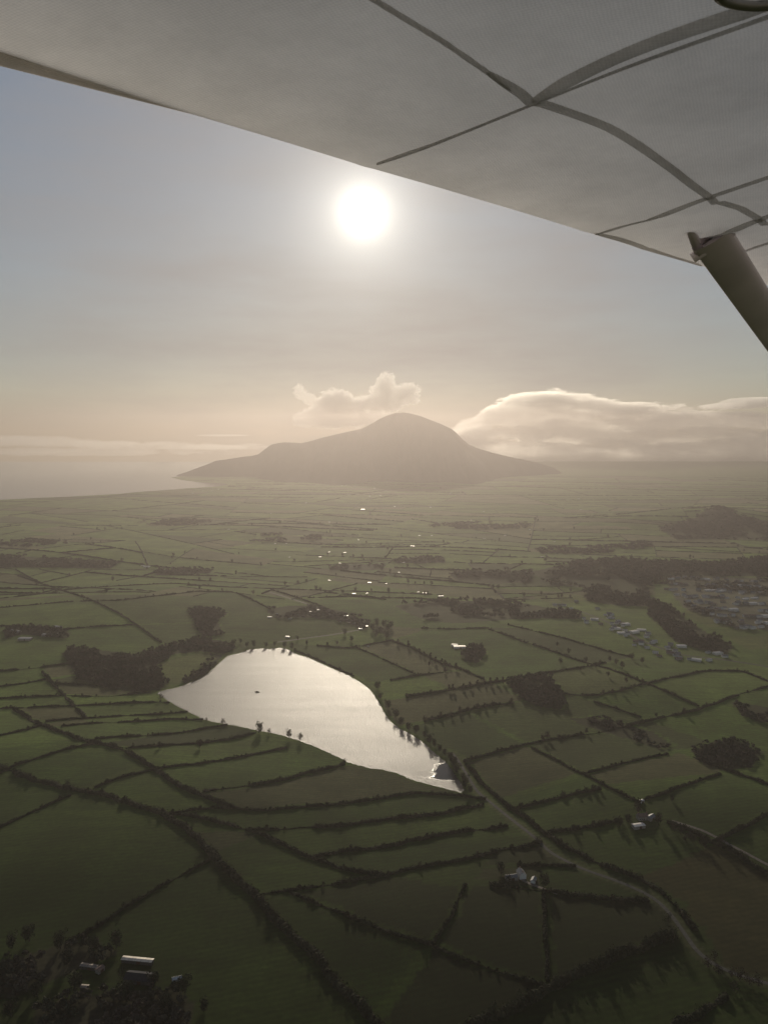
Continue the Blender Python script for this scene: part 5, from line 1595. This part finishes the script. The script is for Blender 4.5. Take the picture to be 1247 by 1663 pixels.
# ------------------------------------------------------------------ sky and sun
SUN = ray(590, 345); SUN /= np.linalg.norm(SUN)
EL = math.asin(SUN[2]); AZ = math.atan2(SUN[0], SUN[1])
w = bpy.data.worlds.new("World"); sc.world = w
w.use_nodes = True
nt = w.node_tree; nt.nodes.clear()
out = nt.nodes.new('ShaderNodeOutputWorld')
sky = nt.nodes.new('ShaderNodeTexSky'); sky.sky_type = 'NISHITA'
sky.sun_disc = False
sky.sun_elevation = EL; sky.sun_rotation = AZ
sky.altitude = 500; sky.air_density = 1.0; sky.dust_density = 0.15; sky.ozone_density = 1.0
bg = nt.nodes.new('ShaderNodeBackground'); bg.inputs['Strength'].default_value = 0.05
# a little high thin cloud, streaked
tc = nt.nodes.new('ShaderNodeTexCoord')
mp = nt.nodes.new('ShaderNodeMapping'); mp.inputs['Scale'].default_value = (2.2, 2.2, 11); mp.inputs['Rotation'].default_value = (0.12, 0.10, 0.3)
cn = nt.nodes.new('ShaderNodeTexNoise'); cn.inputs['Scale'].default_value = 1.6; cn.inputs['Detail'].default_value = 7; cn.inputs['Roughness'].default_value = .58
nt.links.new(tc.outputs['Generated'], mp.inputs['Vector']); nt.links.new(mp.outputs[0], cn.inputs['Vector'])
cr = nt.nodes.new('ShaderNodeMapRange'); cr.inputs[1].default_value = .36; cr.inputs[2].default_value = .76; cr.inputs[3].default_value = -.12; cr.inputs[4].default_value = 0.16
nt.links.new(cn.outputs['Fac'], cr.inputs[0])
sx = nt.nodes.new('ShaderNodeSeparateXYZ'); nt.links.new(tc.outputs['Generated'], sx.inputs[0])
el = nt.nodes.new('ShaderNodeMapRange'); el.inputs[1].default_value = .10; el.inputs[2].default_value = .50; el.inputs[3].default_value = 0.86; el.inputs[4].default_value = 0.38
nt.links.new(sx.outputs['Z'], el.inputs[0])
vf = nt.nodes.new('ShaderNodeMath'); vf.operation = 'ADD'; vf.use_clamp = True
nt.links.new(cr.outputs[0], vf.inputs[0]); nt.links.new(el.outputs[0], vf.inputs[1])
mx = nt.nodes.new('ShaderNodeMix'); mx.data_type = 'RGBA'
dv = nt.nodes.new('ShaderNodeVectorMath'); dv.operation = 'DOT_PRODUCT'
nt.links.new(tc.outputs['Generated'], dv.inputs[0]); dv.inputs[1].default_value = tuple((ray(590, 345) / np.linalg.norm(ray(590, 345))))
dm = nt.nodes.new('ShaderNodeMapRange'); dm.inputs[1].default_value = 0.78; dm.inputs[2].default_value = 0.97; dm.inputs[3].default_value = 0.32; dm.inputs[4].default_value = 1.0
nt.links.new(dv.outputs['Value'], dm.inputs[0])
vm_ = nt.nodes.new('ShaderNodeMath'); vm_.operation = 'MULTIPLY'
nt.links.new(vf.outputs[0], vm_.inputs[0]); nt.links.new(dm.outputs[0], vm_.inputs[1])
nt.links.new(vm_.outputs[0], mx.inputs[0]); nt.links.new(sky.outputs[0], mx.inputs[6]); mx.inputs[7].default_value = (4.9, 4.5, 4.25, 1)
nt.links.new(mx.outputs[2], bg.inputs['Color'])
# the sun itself with its aureole
dt = nt.nodes.new('ShaderNodeVectorMath'); dt.operation = 'DOT_PRODUCT'
nt.links.new(tc.outputs['Generated'], dt.inputs[0]); dt.inputs[1].default_value = tuple(SUN)
mxx = nt.nodes.new('ShaderNodeMath'); mxx.operation = 'MAXIMUM'; mxx.inputs[1].default_value = 0
nt.links.new(dt.outputs['Value'], mxx.inputs[0])
tot = None
for pw, amp in ((16000, 16.0), (2600, 0.7), (420, 0.36), (70, 0.10), (14, 0.03)):
    a_ = nt.nodes.new('ShaderNodeMath'); a_.operation = 'POWER'; a_.inputs[1].default_value = pw
    nt.links.new(mxx.outputs[0], a_.inputs[0])
    b_ = nt.nodes.new('ShaderNodeMath'); b_.operation = 'MULTIPLY'; b_.inputs[1].default_value = amp
    nt.links.new(a_.outputs[0], b_.inputs[0])
    if tot is None:
        tot = b_.outputs[0]
    else:
        c_ = nt.nodes.new('ShaderNodeMath'); c_.operation = 'ADD'
        nt.links.new(tot, c_.inputs[0]); nt.links.new(b_.outputs[0], c_.inputs[1]); tot = c_.outputs[0]
bs = nt.nodes.new('ShaderNodeBackground'); bs.inputs['Color'].default_value = (1.0, 0.93, 0.80, 1)
nt.links.new(tot, bs.inputs['Strength'])
ad = nt.nodes.new('ShaderNodeAddShader')
nt.links.new(bg.outputs[0], ad.inputs[0]); nt.links.new(bs.outputs[0], ad.inputs[1])
nt.links.new(ad.outputs[0], out.inputs['Surface'])

ld = bpy.data.lights.new('sun', 'SUN'); ld.energy = 2.2; ld.angle = R(0.5); ld.color = (1.0, 0.875, 0.69)
lo = bpy.data.objects.new('sun', ld); COL.objects.link(lo)
lo.rotation_euler = Vector(-SUN).to_track_quat('-Z', 'Y').to_euler()
lo.location = (0, 0, 900)

vs = sc.view_settings
sc.display_settings.display_device = 'sRGB'
vs.view_transform = 'Standard'; vs.look = 'None'; vs.gamma = 1; vs.exposure = 0.25
cy = sc.cycles
cy.use_denoising = True
cy.volume_bounces = 3
cy.max_bounces = 8
cy.diffuse_bounces = 3
cy.glossy_bounces = 3
cy.transparent_max_bounces = 24
cy.sample_clamp_indirect = 6
cy.sample_clamp_direct = 0
cy.use_light_tree = True
